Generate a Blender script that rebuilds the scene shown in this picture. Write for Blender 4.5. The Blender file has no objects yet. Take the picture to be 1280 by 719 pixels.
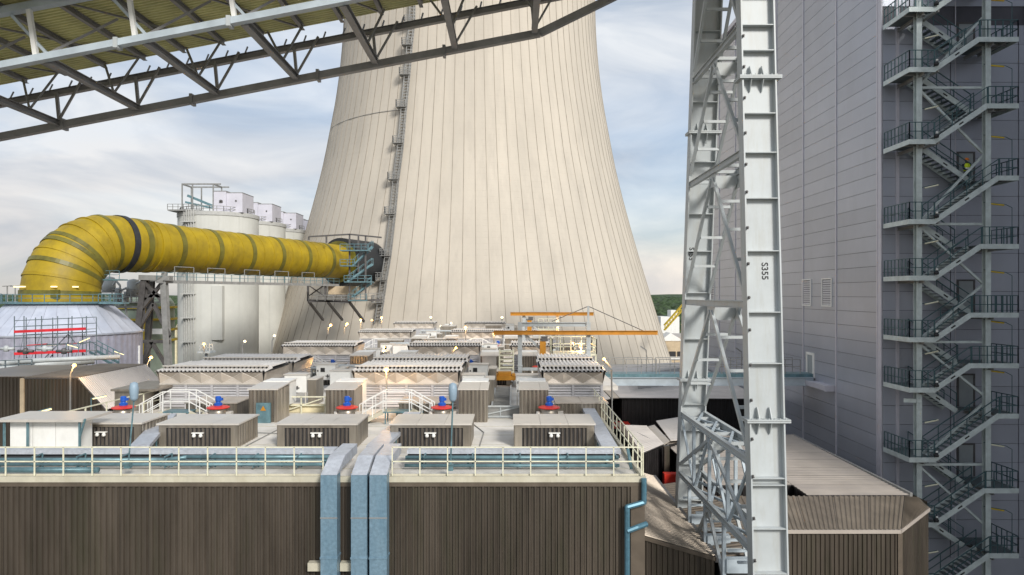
import bpy, math, random
from mathutils import Vector, Matrix
R = math.radians
random.seed(7)
scene = bpy.context.scene
col = scene.collection

# ------------------------------------------------------------------ camera
F, CX, HY = 853.0, 640.0, 368.0          # focal length, principal column and horizon row of the 1280 px photograph
cam_data = bpy.data.cameras.new('camera')
cam = bpy.data.objects.new('camera', cam_data)
col.objects.link(cam)
cam_data.sensor_width = 36.0
cam_data.lens = 36.0 * F / 1280.0
cam_data.shift_y = (HY - 359.5) / 1280.0
cam_data.clip_start = 0.2
cam_data.clip_end = 30000.0
cam.location = (0, 0, 0)
cam.rotation_euler = (R(90), 0, 0)
scene.camera = cam

# ------------------------------------------------------------------ sky and sun
SUN_AZ, SUN_EL = 151.0, 32.0             # degrees clockwise from +Y ; behind the camera, from the right
world = bpy.data.worlds.new('World')
scene.world = world
world.use_nodes = True
nt = world.node_tree
nt.nodes.clear()
w_out = nt.nodes.new('ShaderNodeOutputWorld')
w_bg = nt.nodes.new('ShaderNodeBackground')
w_bg.inputs['Strength'].default_value = 0.137
sky = nt.nodes.new('ShaderNodeTexSky')
sky.sky_type = 'NISHITA'
sky.sun_disc = False
sky.sun_elevation = R(SUN_EL)
sky.sun_rotation = R(SUN_AZ)
sky.air_density = 1.0
sky.dust_density = 2.0
tc = nt.nodes.new('ShaderNodeTexCoord')
mp = nt.nodes.new('ShaderNodeMapping')
mp.inputs['Scale'].default_value = (1.0, 1.0, 3.2)
mp.inputs['Location'].default_value = (0.35, 0.1, 0.2)
nz = nt.nodes.new('ShaderNodeTexNoise')
nz.inputs['Scale'].default_value = 2.1
nz.inputs['Detail'].default_value = 5.0
nz.inputs['Roughness'].default_value = 0.5
nz.inputs['Distortion'].default_value = 0.35
rp = nt.nodes.new('ShaderNodeValToRGB')
rp.color_ramp.elements[0].position = 0.38
rp.color_ramp.elements[0].color = (0.64, 0.64, 0.64, 1)
rp.color_ramp.elements[1].position = 0.60
rp.color_ramp.elements[1].color = (1, 1, 1, 1)
# clouds catch a warm light low over the horizon, as an evening sky does all the way round
sep = nt.nodes.new('ShaderNodeSeparateXYZ')
hr = nt.nodes.new('ShaderNodeValToRGB')
hr.color_ramp.elements[0].position = 0.0
hr.color_ramp.elements[0].color = (4.9, 4.5, 4.1, 1)
hr.color_ramp.elements[1].position = 0.22
hr.color_ramp.elements[1].color = (4.0, 4.25, 4.6, 1)
mixn = nt.nodes.new('ShaderNodeMix')
mixn.data_type = 'RGBA'
skm = nt.nodes.new('ShaderNodeMix')
skm.data_type = 'RGBA'
skm.blend_type = 'MULTIPLY'
skm.inputs['Factor'].default_value = 1.0
L = nt.links.new
L(tc.outputs['Generated'], mp.inputs['Vector'])
L(mp.outputs['Vector'], nz.inputs['Vector'])
L(nz.outputs['Fac'], rp.inputs['Fac'])
L(tc.outputs['Generated'], sep.inputs['Vector'])
L(sep.outputs['Z'], hr.inputs['Fac'])
L(rp.outputs['Color'], mixn.inputs['Factor'])
L(sky.outputs['Color'], mixn.inputs['A'])
# a second noise darkens the cloud bellies to grey-blue
nz2 = nt.nodes.new('ShaderNodeTexNoise')
nz2.inputs['Scale'].default_value = 3.4
nz2.inputs['Detail'].default_value = 7.0
nz2.inputs['Roughness'].default_value = 0.55
nz2.inputs['Distortion'].default_value = 0.6
rp2 = nt.nodes.new('ShaderNodeValToRGB')
rp2.color_ramp.elements[0].position = 0.36
rp2.color_ramp.elements[0].color = (0.66, 0.72, 0.80, 1)
rp2.color_ramp.elements[1].position = 0.62
rp2.color_ramp.elements[1].color = (1.1, 1.08, 1.05, 1)
L(mp.outputs['Vector'], nz2.inputs['Vector'])
L(nz2.outputs['Fac'], rp2.inputs['Fac'])
L(hr.outputs['Color'], skm.inputs['A'])
L(rp2.outputs['Color'], skm.inputs['B'])
L(skm.outputs['Result'], mixn.inputs['B'])
L(mixn.outputs['Result'], w_bg.inputs['Color'])
L(w_bg.outputs['Background'], w_out.inputs['Surface'])

sun_data = bpy.data.lights.new('sun', 'SUN')
sun_data.energy = 2.7
sun_data.angle = R(13)
sun_data.color = (1.0, 0.965, 0.91)
sun = bpy.data.objects.new('sun', sun_data)
col.objects.link(sun)
sd = Vector((math.sin(R(SUN_AZ)) * math.cos(R(SUN_EL)), math.cos(R(SUN_AZ)) * math.cos(R(SUN_EL)), math.sin(R(SUN_EL))))
sun.rotation_euler = (-sd).to_track_quat('-Z', 'Y').to_euler()

scene.view_settings.view_transform = 'Standard'
scene.view_settings.look = 'None'
scene.view_settings.exposure = 0.45
scene.view_settings.gamma = 1.0
scene.view_settings.use_curve_mapping = False
scene.cycles.max_bounces = 6
scene.cycles.use_denoising = True

# ------------------------------------------------------------------ helpers
def P(px, py, Y):
    return Vector(((px - CX) * Y / F, Y, (HY - py) * Y / F))

def tag(o, label=None, cat=None, group=None, kind=None):
    if label: o['label'] = label
    if cat: o['category'] = cat
    if group: o['group'] = group
    if kind: o['kind'] = kind
    return o

def empty(name, loc, label, cat, group=None, rz=0.0):
    o = bpy.data.objects.new(name, None)
    col.objects.link(o)
    o.location = loc
    o.rotation_euler = (0, 0, rz)
    o.empty_display_size = 0.3
    return tag(o, label, cat, group)

def wloc(o):
    v = Vector((0, 0, 0))
    while o is not None:
        v += o.location
        o = o.parent
    return v

class MB:
    """collects shapes in world coordinates; build() links them as one mesh object"""
    def __init__(s):
        s.v, s.f = [], []
    def add(s, vs, fs):
        n = len(s.v)
        s.v += [tuple(v) for v in vs]
        s.f += [tuple(i + n for i in f) for f in fs]
        return s
    def box(s, x0, x1, y0, y1, z0, z1):
        vs = [(x0,y0,z0),(x1,y0,z0),(x1,y1,z0),(x0,y1,z0),(x0,y0,z1),(x1,y0,z1),(x1,y1,z1),(x0,y1,z1)]
        return s.add(vs, [(0,3,2,1),(4,5,6,7),(0,1,5,4),(1,2,6,5),(2,3,7,6),(3,0,4,7)])
    def frame_of(s, p, q, up):
        p, q = Vector(p), Vector(q)
        d = (q - p).normalized()
        u = Vector(up)
        if abs(d.dot(u.normalized())) > 0.98:
            u = Vector((0, 1, 0)) if abs(d.y) < 0.9 else Vector((1, 0, 0))
        side = d.cross(u).normalized()
        u2 = side.cross(d).normalized()
        return p, q, side, u2
    def beam(s, p, q, w, h, up=(0,0,1)):
        p, q, a, b = s.frame_of(p, q, up)
        vs = []
        for c in (p, q):
            for sx, sz in ((-1,-1),(1,-1),(1,1),(-1,1)):
                vs.append(c + a * (sx * w / 2) + b * (sz * h / 2))
        return s.add(vs, [(0,1,2,3),(7,6,5,4),(0,4,5,1),(1,5,6,2),(2,6,7,3),(3,7,4,0)])
    def ibeam(s, p, q, w, h, t=0.03, up=(0,0,1)):
        p, q, a, b = s.frame_of(p, q, up)
        s.beam(p + b * (h/2 - t/2), q + b * (h/2 - t/2), w, t, b)
        s.beam(p - b * (h/2 - t/2), q - b * (h/2 - t/2), w, t, b)
        return s.beam(p, q, t, h - 2*t - 0.002, b)
    def tube(s, p, q, r, n=6, r2=None, caps=True):
        r2 = r if r2 is None else r2
        p, q, a, b = s.frame_of(p, q, (0,0,1))
        vs = []
        for c, rr in ((p, r), (q, r2)):
            for i in range(n):
                t = 2*math.pi*i/n
                vs.append(c + a*(math.cos(t)*rr) + b*(math.sin(t)*rr))
        fs = [(i, i+n, (i+1) % n + n, (i+1) % n) for i in range(n)]
        if caps:
            fs += [tuple(range(n)), tuple(range(2*n-1, n-1, -1))]
        return s.add(vs, fs)
    def path(s, pts, r, n=6):
        for a, b in zip(pts[:-1], pts[1:]):
            s.tube(a, b, r, n)
        return s
    def lathe(s, c, prof, n=32, a0=0.0, a1=2*math.pi, cap=True):
        c = Vector(c)
        full = abs(a1 - a0 - 2*math.pi) < 1e-6
        m = n if full else n + 1
        vs = []
        for r, z in prof:
            for i in range(m):
                t = a0 + (a1-a0)*i/n
                vs.append(c + Vector((math.cos(t)*r, math.sin(t)*r, z)))
        fs = []
        for k in range(len(prof)-1):
            for i in range(n):
                j = (i+1) % m
                fs.append((k*m+i, k*m+j, (k+1)*m+j, (k+1)*m+i))
        if cap and full:
            fs.append(tuple(range(m-1, -1, -1)))
            fs.append(tuple(range((len(prof)-1)*m, len(prof)*m)))
        return s.add(vs, fs)
    def prism(s, poly, ext):
        ext = Vector(ext)
        n = len(poly)
        vs = [Vector(p) for p in poly] + [Vector(p) + ext for p in poly]
        fs = [tuple(range(n-1, -1, -1)), tuple(range(n, 2*n))]
        fs += [(i, (i+1) % n, (i+1) % n + n, i+n) for i in range(n)]
        return s.add(vs, fs)
    def sheet(s, o, u, v, pitch, depth, duty=0.5, nrm=None, thick=0.0):
        """trapezoidal corrugated sheet: ribs run along v, profile along u, ribs stand out along nrm"""
        o, u, v = Vector(o), Vector(u), Vector(v)
        Lu = u.length
        ud = u / Lu
        nrm = Vector(nrm).normalized() if nrm is not None else ud.cross(v).normalized()
        n = max(1, int(round(Lu / pitch)))
        p = Lu / n
        s1, s2, s3 = (1-duty)*0.5, (1-duty)*0.5 + 0.12, (1+duty)*0.5 + 0.0
        prof = [(0, 0)]
        for i in range(n):
            b = i * p
            prof += [(b + p*s1, 0), (b + p*s2, depth), (b + p*s3, depth), (b + p*(min(s3+0.12, 0.99)), 0)]
        prof.append((Lu, 0))
        m = len(prof)
        vs = [o + ud*a + nrm*d for a, d in prof] + [o + v + ud*a + nrm*d for a, d in prof]
        s.add(vs, [(i, i+1, i+1+m, i+m) for i in range(m-1)])
        return s
    def rail(s, pts, h=1.1, step=1.0, r=0.022, mids=1, toe=0.0, posts=True):
        pts = [Vector(p) for p in pts]
        for a, b in zip(pts[:-1], pts[1:]):
            Lg = (b-a).length
            n = max(1, int(round(Lg/step)))
            for lv in range(mids+1):
                zz = h * (lv+1) / (mids+1)
                s.beam(a + Vector((0,0,zz)), b + Vector((0,0,zz)), 2*r, 2*r)
            if toe:
                s.beam(a + Vector((0,0,toe/2+0.01)), b + Vector((0,0,toe/2+0.01)), 0.012, toe)
            if posts:
                for i in range(n+1):
                    c = a + (b-a)*(i/n)
                    s.beam(c, c + Vector((0,0,h)), 2*r, 2*r)
        return s
    def mesh(s, name, off=(0,0,0), smooth=False):
        me = bpy.data.meshes.new(name)
        ox, oy, oz = off
        me.from_pydata([(x-ox, y-oy, z-oz) for x, y, z in s.v], [], s.f)
        me.update()
        if smooth:
            me.polygons.foreach_set('use_smooth', [True]*len(me.polygons))
        return me
    def build(s, name, m, parent=None, smooth=False, label=None):
        off = wloc(parent) if parent is not None else Vector((0,0,0))
        me = s.mesh(name, off, smooth)
        me.materials.append(m)
        o = bpy.data.objects.new(name, me)
        col.objects.link(o)
        if parent is not None:
            o.parent = parent
        if label: o['label'] = label
        return o

def solo(mb, name, m, base, label, cat, group=None, smooth=False, kind=None):
    """a thing that is one mesh, origin at its base"""
    me = mb.mesh(name, base, smooth)
    me.materials.append(m)
    o = bpy.data.objects.new(name, me)
    col.objects.link(o)
    o.location = base
    return tag(o, label, cat, group, kind)

def place(me, name, parent, loc, rz=0.0, scale=None):
    """another object that shares mesh data, loc is local to the parent"""
    o = bpy.data.objects.new(name, me)
    col.objects.link(o)
    o.parent = parent
    o.location = loc
    o.rotation_euler = (0, 0, rz)
    if scale: o.scale = scale
    return o

def copy_tree(o, parent=None):
    c = o.copy()
    col.objects.link(c)
    c.parent = parent
    for ch in o.children:
        copy_tree(ch, c)
    return c

def clone(root, loc, label, group=None):
    c = copy_tree(root)
    c.location = loc
    c['label'] = label
    if group: c['group'] = group
    return c

# ------------------------------------------------------------------ materials
def mat(name, color, rough=0.6, metal=0.0, var=0.12, scale=1.5, stretch=(1,1,1), bump=0.0, bscale=20.0, coat=0.0, dirt=None, dirt_amt=0.0, dscale=0.6, dstretch=(1,1,0.25), spec=0.5, per_obj=0.0, rvar=1.0):
    m = bpy.data.materials.new(name)
    m.use_nodes = True
    t = m.node_tree
    b = t.nodes['Principled BSDF']
    b.inputs['Roughness'].default_value = rough
    b.inputs['Metallic'].default_value = metal
    b.inputs['Specular IOR Level'].default_value = spec
    b.inputs['Coat Weight'].default_value = coat
    geo = t.nodes.new('ShaderNodeNewGeometry')
    mp = t.nodes.new('ShaderNodeMapping')
    mp.inputs['Scale'].default_value = stretch
    t.links.new(geo.outputs['Position'], mp.inputs['Vector'])
    n = t.nodes.new('ShaderNodeTexNoise')
    n.inputs['Scale'].default_value = scale
    n.inputs['Detail'].default_value = 6
    n.inputs['Roughness'].default_value = 0.62
    t.links.new(mp.outputs['Vector'], n.inputs['Vector'])
    r = t.nodes.new('ShaderNodeValToRGB')
    lo = [max(0, c*(1-var*1.6)) for c in color] + [1]
    hi = [min(1, c*(1+var*1.3)) for c in color] + [1]
    r.color_ramp.elements[0].position = 0.28
    r.color_ramp.elements[0].color = lo
    r.color_ramp.elements[1].position = 0.72
    r.color_ramp.elements[1].color = hi
    t.links.new(n.outputs['Fac'], r.inputs['Fac'])
    out = r.outputs['Color']
    if dirt is not None:
        mp2 = t.nodes.new('ShaderNodeMapping')
        mp2.inputs['Scale'].default_value = dstretch
        t.links.new(geo.outputs['Position'], mp2.inputs['Vector'])
        n2 = t.nodes.new('ShaderNodeTexNoise')
        n2.inputs['Scale'].default_value = dscale
        n2.inputs['Detail'].default_value = 8
        n2.inputs['Roughness'].default_value = 0.7
        t.links.new(mp2.outputs['Vector'], n2.inputs['Vector'])
        r2 = t.nodes.new('ShaderNodeValToRGB')
        r2.color_ramp.elements[0].position = 0.48
        r2.color_ramp.elements[0].color = (0, 0, 0, 1)
        r2.color_ramp.elements[1].position = 0.78
        r2.color_ramp.elements[1].color = (dirt_amt,)*3 + (1,)
        t.links.new(n2.outputs['Fac'], r2.inputs['Fac'])
        mx = t.nodes.new('ShaderNodeMix')
        mx.data_type = 'RGBA'
        t.links.new(r2.outputs['Color'], mx.inputs['Factor'])
        t.links.new(out, mx.inputs['A'])
        mx.inputs['B'].default_value = (*dirt, 1)
        out = mx.outputs['Result']
    if per_obj:
        oi = t.nodes.new('ShaderNodeObjectInfo')
        mr = t.nodes.new('ShaderNodeMapRange')
        mr.inputs['To Min'].default_value = 1 - per_obj
        mr.inputs['To Max'].default_value = 1 + per_obj
        t.links.new(oi.outputs['Random'], mr.inputs['Value'])
        hs = t.nodes.new('ShaderNodeHueSaturation')
        t.links.new(mr.outputs['Result'], hs.inputs['Value'])
        t.links.new(out, hs.inputs['Color'])
        out = hs.outputs['Color']
    t.links.new(out, b.inputs['Base Color'])
    # roughness breaks up with the same noise
    rr = t.nodes.new('ShaderNodeMapRange')
    rr.inputs['To Min'].default_value = max(0.05, rough - 0.1*rvar)
    rr.inputs['To Max'].default_value = min(1.0, rough + 0.12*rvar)
    t.links.new(n.outputs['Fac'], rr.inputs['Value'])
    t.links.new(rr.outputs['Result'], b.inputs['Roughness'])
    if bump:
        nb = t.nodes.new('ShaderNodeTexNoise')
        nb.inputs['Scale'].default_value = bscale
        nb.inputs['Detail'].default_value = 4
        t.links.new(geo.outputs['Position'], nb.inputs['Vector'])
        bm = t.nodes.new('ShaderNodeBump')
        bm.inputs['Strength'].default_value = bump
        bm.inputs['Distance'].default_value = 0.02
        t.links.new(nb.outputs['Fac'], bm.inputs['Height'])
        t.links.new(bm.outputs['Normal'], b.inputs['Normal'])
    return m

def glow(name, color, strength):
    m = bpy.data.materials.new(name)
    m.use_nodes = True
    b = m.node_tree.nodes['Principled BSDF']
    b.inputs['Base Color'].default_value = (*color, 1)
    b.inputs['Emission Color'].default_value = (*color, 1)
    b.inputs['Emission Strength'].default_value = strength
    return m

M = {}
M['tower'] = mat('tower_concrete', (0.50, 0.452, 0.38), 0.85, var=0.07, scale=0.12, stretch=(1,1,0.25), bump=0.1, bscale=1.5, dirt=(0.36,0.325,0.275), dirt_amt=0.6, dscale=0.3, dstretch=(1,1,0.06))
M['rib'] = mat('tower_rib_concrete', (0.29, 0.255, 0.205), 0.9, var=0.25, scale=0.3)
M['brown'] = mat('brown_cladding', (0.082, 0.067, 0.052), 0.42, 0.35, var=0.2, scale=0.8, stretch=(2,2,0.3), dirt=(0.045,0.05,0.025), dirt_amt=0.6, dscale=0.9, dstretch=(1.6,1.6,0.2), per_obj=0.16)
M['brown_trim'] = mat('brown_trim', (0.12, 0.096, 0.072), 0.5, 0.2, var=0.15)
M['roof'] = mat('metal_roof_sheet', (0.27, 0.225, 0.175), 0.42, 0.35, var=0.18, scale=0.7, stretch=(1,1,1), dirt=(0.12,0.10,0.08), dirt_amt=0.75, dscale=0.5, dstretch=(1.5,0.4,1), per_obj=0.06)
M['roof_pale'] = mat('pale_roof_sheet', (0.42, 0.37, 0.32), 0.5, 0.1, var=0.1, scale=0.5, dirt=(0.28,0.25,0.24), dirt_amt=0.6, dscale=0.5, dstretch=(0.4,1.5,1))
M['roof_lightened'] = mat('lightened_roof_sheet', (0.66, 0.61, 0.56), 0.5, 0.1, var=0.08, scale=0.5, dirt=(0.42,0.38,0.34), dirt_amt=0.5, dscale=0.5, dstretch=(0.4,1.5,1))  # pale sheet lightened: missing sunlight put into the colour of shaded roofs
M['black_clad'] = mat('black_cladding', (0.014, 0.012, 0.012), 0.5, 0.1, var=0.3)
M['deck'] = mat('roof_membrane', (0.68, 0.65, 0.60), 0.75, var=0.07, scale=0.5, bump=0.15, bscale=3, dirt=(0.30,0.27,0.21), dirt_amt=0.7, dscale=0.45, dstretch=(1,1,1))
M['deck_trim'] = mat('parapet_trim', (0.50, 0.47, 0.37), 0.6, var=0.1, dirt=(0.35,0.30,0.2), dirt_amt=0.6, dscale=2)
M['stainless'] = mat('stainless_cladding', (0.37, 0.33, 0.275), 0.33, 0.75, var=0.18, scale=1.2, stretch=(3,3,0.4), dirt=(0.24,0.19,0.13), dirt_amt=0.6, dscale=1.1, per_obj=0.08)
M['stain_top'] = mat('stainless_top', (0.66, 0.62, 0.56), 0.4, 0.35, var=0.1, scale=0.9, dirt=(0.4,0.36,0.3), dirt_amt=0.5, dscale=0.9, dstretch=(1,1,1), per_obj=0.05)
M['unit_roof'] = mat('unit_roof_sheet', (0.76, 0.73, 0.69), 0.45, 0.1, var=0.08, dirt=(0.5,0.46,0.4), dirt_amt=0.5, dscale=0.9, dstretch=(1,1,1), per_obj=0.05)
M['fin'] = mat('dark_fins', (0.16, 0.14, 0.12), 0.4, 0.6, var=0.3, scale=2, stretch=(3,3,0.4))
M['hood'] = mat('unit_hood_sheet', (0.55, 0.49, 0.42), 0.42, 0.4, var=0.12, scale=0.8, per_obj=0.07)
M['louvre'] = mat('grey_louvre', (0.50, 0.49, 0.50), 0.5, 0.3, var=0.08, per_obj=0.03)
M['dark'] = mat('dark_void', (0.02, 0.02, 0.022), 0.7, var=0.1)
M['white'] = mat('white_paint', (0.74, 0.74, 0.71), 0.5, var=0.05, dirt=(0.5,0.47,0.4), dirt_amt=0.4, dscale=1.5)
M['cream'] = mat('cream_railing_paint', (0.68, 0.66, 0.50), 0.5, var=0.1, scale=4)
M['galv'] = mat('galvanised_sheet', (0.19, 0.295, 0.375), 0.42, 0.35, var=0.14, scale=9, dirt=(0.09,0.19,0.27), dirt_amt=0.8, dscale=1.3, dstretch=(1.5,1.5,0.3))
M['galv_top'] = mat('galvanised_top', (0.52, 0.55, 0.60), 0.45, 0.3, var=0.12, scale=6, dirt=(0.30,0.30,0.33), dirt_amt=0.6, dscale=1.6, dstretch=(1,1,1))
M['downpipe'] = mat('teal_downpipe_sheet', (0.085, 0.19, 0.25), 0.4, 0.4, var=0.15, scale=6)
M['pipe_teal'] = mat('teal_pipe', (0.13, 0.23, 0.26), 0.4, 0.3, var=0.2, scale=3)
M['steel_white'] = mat('pale_steel_paint', (0.43, 0.46, 0.465), 0.45, var=0.06, scale=0.7, dirt=(0.33,0.32,0.27), dirt_amt=0.6, dscale=1.6, dstretch=(2,2,0.25))
M['steel_blue'] = mat('blue_grey_steel', (0.42, 0.48, 0.52), 0.45, 0.1, var=0.1)
M['steel_grey'] = mat('grey_steel', (0.27, 0.27, 0.26), 0.5, 0.2, var=0.15)
M['steel_dark'] = mat('dark_steel', (0.105, 0.10, 0.098), 0.5, 0.25, var=0.2)
M['gal_steel'] = mat('gallery_steel', (0.25, 0.245, 0.24), 0.5, 0.2, var=0.15)
M['soffit'] = mat('gallery_soffit_sheet', (0.60, 0.57, 0.27), 0.5, 0.0, var=0.15, scale=1.2, per_obj=0.05)
M['panel'] = mat('sandwich_panel', (0.40, 0.42, 0.475), 0.30, 0.3, var=0.05, scale=0.25, dirt=(0.34,0.35,0.39), dirt_amt=0.5, dscale=0.5, dstretch=(1,1,0.12), per_obj=0.06, rvar=0.15)
M['panel_joint'] = mat('panel_backing', (0.075, 0.075, 0.09), 0.6, var=0.1)
M['pilaster'] = mat('panel_cover_strip', (0.52, 0.51, 0.56), 0.4, 0.1, var=0.05)
M['stair'] = mat('stair_steel', (0.50, 0.56, 0.55), 0.45, 0.15, var=0.12, scale=2)
M['stair_rail'] = mat('stair_railing', (0.06, 0.115, 0.125), 0.5, 0.3, var=0.15)
M['stair_tread'] = mat('stair_grating', (0.14, 0.17, 0.175), 0.6, 0.3, var=0.15)
M['yellow'] = mat('yellow_duct', (0.33, 0.23, 0.0015), 0.58, var=0.18, scale=0.35, dirt=(0.16,0.11,0.005), dirt_amt=0.85, dscale=0.5, dstretch=(1,1,0.5), coat=0.0, bump=0.12, bscale=0.8)
M['band'] = mat('duct_band', (0.13, 0.115, 0.012), 0.45, var=0.25, scale=0.8)
M['rubber'] = mat('expansion_joint', (0.02, 0.022, 0.024), 0.6, var=0.2)
M['silo'] = mat('silo_concrete', (0.55, 0.55, 0.51), 0.85, var=0.06, scale=0.2, dirt=(0.42,0.42,0.38), dirt_amt=0.5, dscale=0.3, dstretch=(1,1,0.15))
M['silo_trim'] = mat('silo_trim', (0.42, 0.42, 0.40), 0.8, var=0.1)
M['lilac'] = mat('lilac_sheet', (0.58, 0.57, 0.63), 0.5, 0.1, var=0.06, scale=0.4)
M['cone'] = mat('tank_cone_sheet', (0.55, 0.58, 0.66), 0.38, 0.35, var=0.1, scale=0.4, dirt=(0.36,0.40,0.5), dirt_amt=0.5, dscale=0.3, dstretch=(1,1,1), per_obj=0.04)
M['tankwall'] = mat('tank_wall_sheet', (0.36, 0.36, 0.43), 0.45, 0.3, var=0.1)
M['greentank'] = mat('green_tank', (0.27, 0.33, 0.26), 0.5, var=0.12, scale=0.5)
M['yel_rail'] = mat('yellow_pipe', (0.55, 0.40, 0.03), 0.5, var=0.15)
M['red'] = mat('red_paint', (0.60, 0.035, 0.02), 0.4, var=0.12)
M['blue'] = mat('blue_motor_paint', (0.012, 0.085, 0.42), 0.35, var=0.12)
M['orange'] = mat('orange_crane_paint', (0.50, 0.215, 0.015), 0.45, var=0.12)
M['scaf'] = mat('scaffold_tube', (0.18, 0.22, 0.24), 0.45, 0.4, var=0.2)
M['scaf_red'] = mat('scaffold_red', (0.58, 0.02, 0.03), 0.5, var=0.15)
M['ground'] = mat('yard_ground', (0.14, 0.135, 0.12), 0.9, var=0.2, scale=0.05, dirt=(0.08,0.10,0.05), dirt_amt=0.9, dscale=0.02, dstretch=(1,1,1))
M['forest'] = mat('far_foliage', (0.035, 0.062, 0.022), 0.9, var=0.4, scale=0.03)
M['black'] = mat('black_print', (0.015,0.015,0.015), 0.6, var=0.0)
M['door'] = mat('door_grey', (0.30,0.33,0.34), 0.45, var=0.05)
M['brick_bg'] = mat('beige_render', (0.50,0.40,0.27), 0.8, var=0.1)
M['sandpile'] = mat('pale_lagging', (0.62,0.55,0.36), 0.8, var=0.12)
M['lamp'] = glow('lit_lamp', (1.0, 0.50, 0.14), 3.2)
M['lamp_white'] = glow('lit_lamp_white', (1.0, 0.78, 0.45), 2.6)
M['tube'] = glow('lit_tube', (1.0, 0.82, 0.42), 0.9)
M['lampcap'] = mat('lamp_hood', (0.25,0.34,0.42), 0.5, var=0.1)

DZ = -6.4            # roof deck level below the camera
GZ = -36.0           # ground level
# ------------------------------------------------------------------ the setting: ground and far forest
g = MB()
g.add([(-16000,-300,GZ),(16000,-300,GZ),(16000,20000,GZ),(-16000,20000,GZ)], [(0,1,2,3)])
tag(g.build('ground', M['ground']), 'grey and green yard ground round the plant', 'ground', kind='structure')

def forest():
    rnd = random.Random(3)
    t = (1 + 5**0.5) / 2
    iv = [Vector(v).normalized() for v in [(-1,t,0),(1,t,0),(-1,-t,0),(1,-t,0),(0,-1,t),(0,1,t),(0,-1,-t),(0,1,-t),(t,0,-1),(t,0,1),(-t,0,-1),(-t,0,1)]]
    ifc = [(0,11,5),(0,5,1),(0,1,7),(0,7,10),(0,10,11),(1,5,9),(5,11,4),(11,10,2),(10,7,6),(7,1,8),(3,9,4),(3,4,2),(3,2,6),(3,6,8),(3,8,9),(4,9,5),(2,4,11),(6,2,10),(8,6,7),(9,8,1)]
    mb = MB()
    for k in range(5200):
        Y = 420 * (5200/420) ** (rnd.random() ** 0.85)
        side = rnd.random()
        if side < 0.66:
            x = rnd.uniform(-30, 350)
        else:
            x = rnd.uniform(790, 960)
        X = (x - CX) * Y / F
        h = rnd.uniform(10, 19) * (1.0 + Y / 5200 * 0.35)
        w = rnd.uniform(3.0, 6.5) * (1 + Y/1100)
        c = Vector((X, Y, GZ + h*0.52))
        mb.add([c + Vector((p.x*w*rnd.uniform(.7,1.2), p.y*w*rnd.uniform(.7,1.2), p.z*h*0.52*rnd.uniform(.75,1.1))) for p in iv], ifc)
    o = mb.build('forest', M['forest'])
    tag(o, 'dark green forest covering the flat land to the horizon', 'forest', kind='stuff')
forest()
hb = MB()
rnd = random.Random(11)
for (yy, hh) in ((6500, 16), (9000, 30), (13000, 40)):
    pts = []
    n = 60
    for i in range(n+1):
        X = -yy*1.0 + 2.0*yy*i/n
        pts.append((X, GZ + hh*(0.55 + 0.3*math.sin(i*0.7+yy) + 0.25*rnd.random())))
    vs, fs = [], []
    for X, z in pts:
        vs += [(X, yy, GZ-2), (X, yy+250, z), (X, yy+900, GZ-2)]
    for i in range(n):
        a = i*3
        fs += [(a, a+3, a+4, a+1), (a+1, a+4, a+5, a+2)]
    hb.add(vs, fs)
tag(hb.build('hills', M['forest']), 'low wooded ridges along the horizon', 'hills', kind='structure')

# ------------------------------------------------------------------ cooling tower
TX, TY = -11.4, 190.0
def spline(pts):
    zs = [p[0] for p in pts]
    def f(z):
        for i in range(len(pts)-1):
            if z <= pts[i+1][0] or i == len(pts)-2:
                break
        p0 = pts[max(i-1,0)]; p1 = pts[i]; p2 = pts[i+1]; p3 = pts[min(i+2,len(pts)-1)]
        m1 = (p2[1]-p0[1])/(p2[0]-p0[0]); m2 = (p3[1]-p1[1])/(p3[0]-p1[0])
        h = p2[0]-p1[0]; u = (z-p1[0])/h
        return (2*u**3-3*u*u+1)*p1[1] + (u**3-2*u*u+u)*h*m1 + (-2*u**3+3*u*u)*p2[1] + (u**3-u*u)*h*m2
    return f
tr = spline([(-36,60.8),(-18.6,54.7),(0,48.9),(16,44.2),(32,40.1),(42.2,38.1),(52.4,36.3),(64.5,34.9),(76.8,34.3),(95,34.6),(119,36.5)])
ct = empty('cooling_tower', (TX,TY,GZ), 'tall cream concrete cooling tower with fine vertical ribs behind the plant', 'cooling tower')
mb = MB()
prof = [(tr(z), z) for z in [(-36 + 155*i/90) for i in range(91)]]
mb.lathe((TX,TY,0), prof, 180, cap=False)
inner = [(tr(z)-0.8, z) for z in (119, 90, 60, 30, 0, -36)]
mb.lathe((TX,TY,0), [(tr(119), 119)] + inner, 90, cap=False)
mb.build('shell', M['tower'], ct, smooth=True)
NR = 104
rm = MB()
zz = [-36 + 155*i/40 for i in range(41)]
vs, fs = [], []
for z in zz:
    r = tr(z)
    w = 0.05
    vs += [(r-0.05, -w, z), (r+0.07, -w*0.7, z), (r+0.07, w*0.7, z), (r-0.05, w, z)]
for i in range(40):
    a = i*4
    for j in range(3):
        fs.append((a+j, a+j+1, a+j+5, a+j+4))
rm.add(vs, fs)
rme = rm.mesh('rib', (0,0,GZ))
rme.materials.append(M['rib'])
for i in range(NR):
    place(rme, 'rib', ct, (0,0,0), 2*math.pi*(i+0.35)/NR)
# fine lift joints, every 1.3 m, as shallow raised hoops
hm = MB()
for k in range(4, 88):
    z = -36 + 1.3*k
    a0, a1 = R(190), R(350)
    r = tr(z)
    hm.lathe((TX,TY,0), [(r+0.004, z-0.03), (r+0.013, z-0.012), (r+0.013, z+0.012), (r+0.0, z+0.03)], 64, a0, a1, cap=False)
hm.build('lift_joints', M['tower'], ct)['kind'] = 'stuff'
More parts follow.
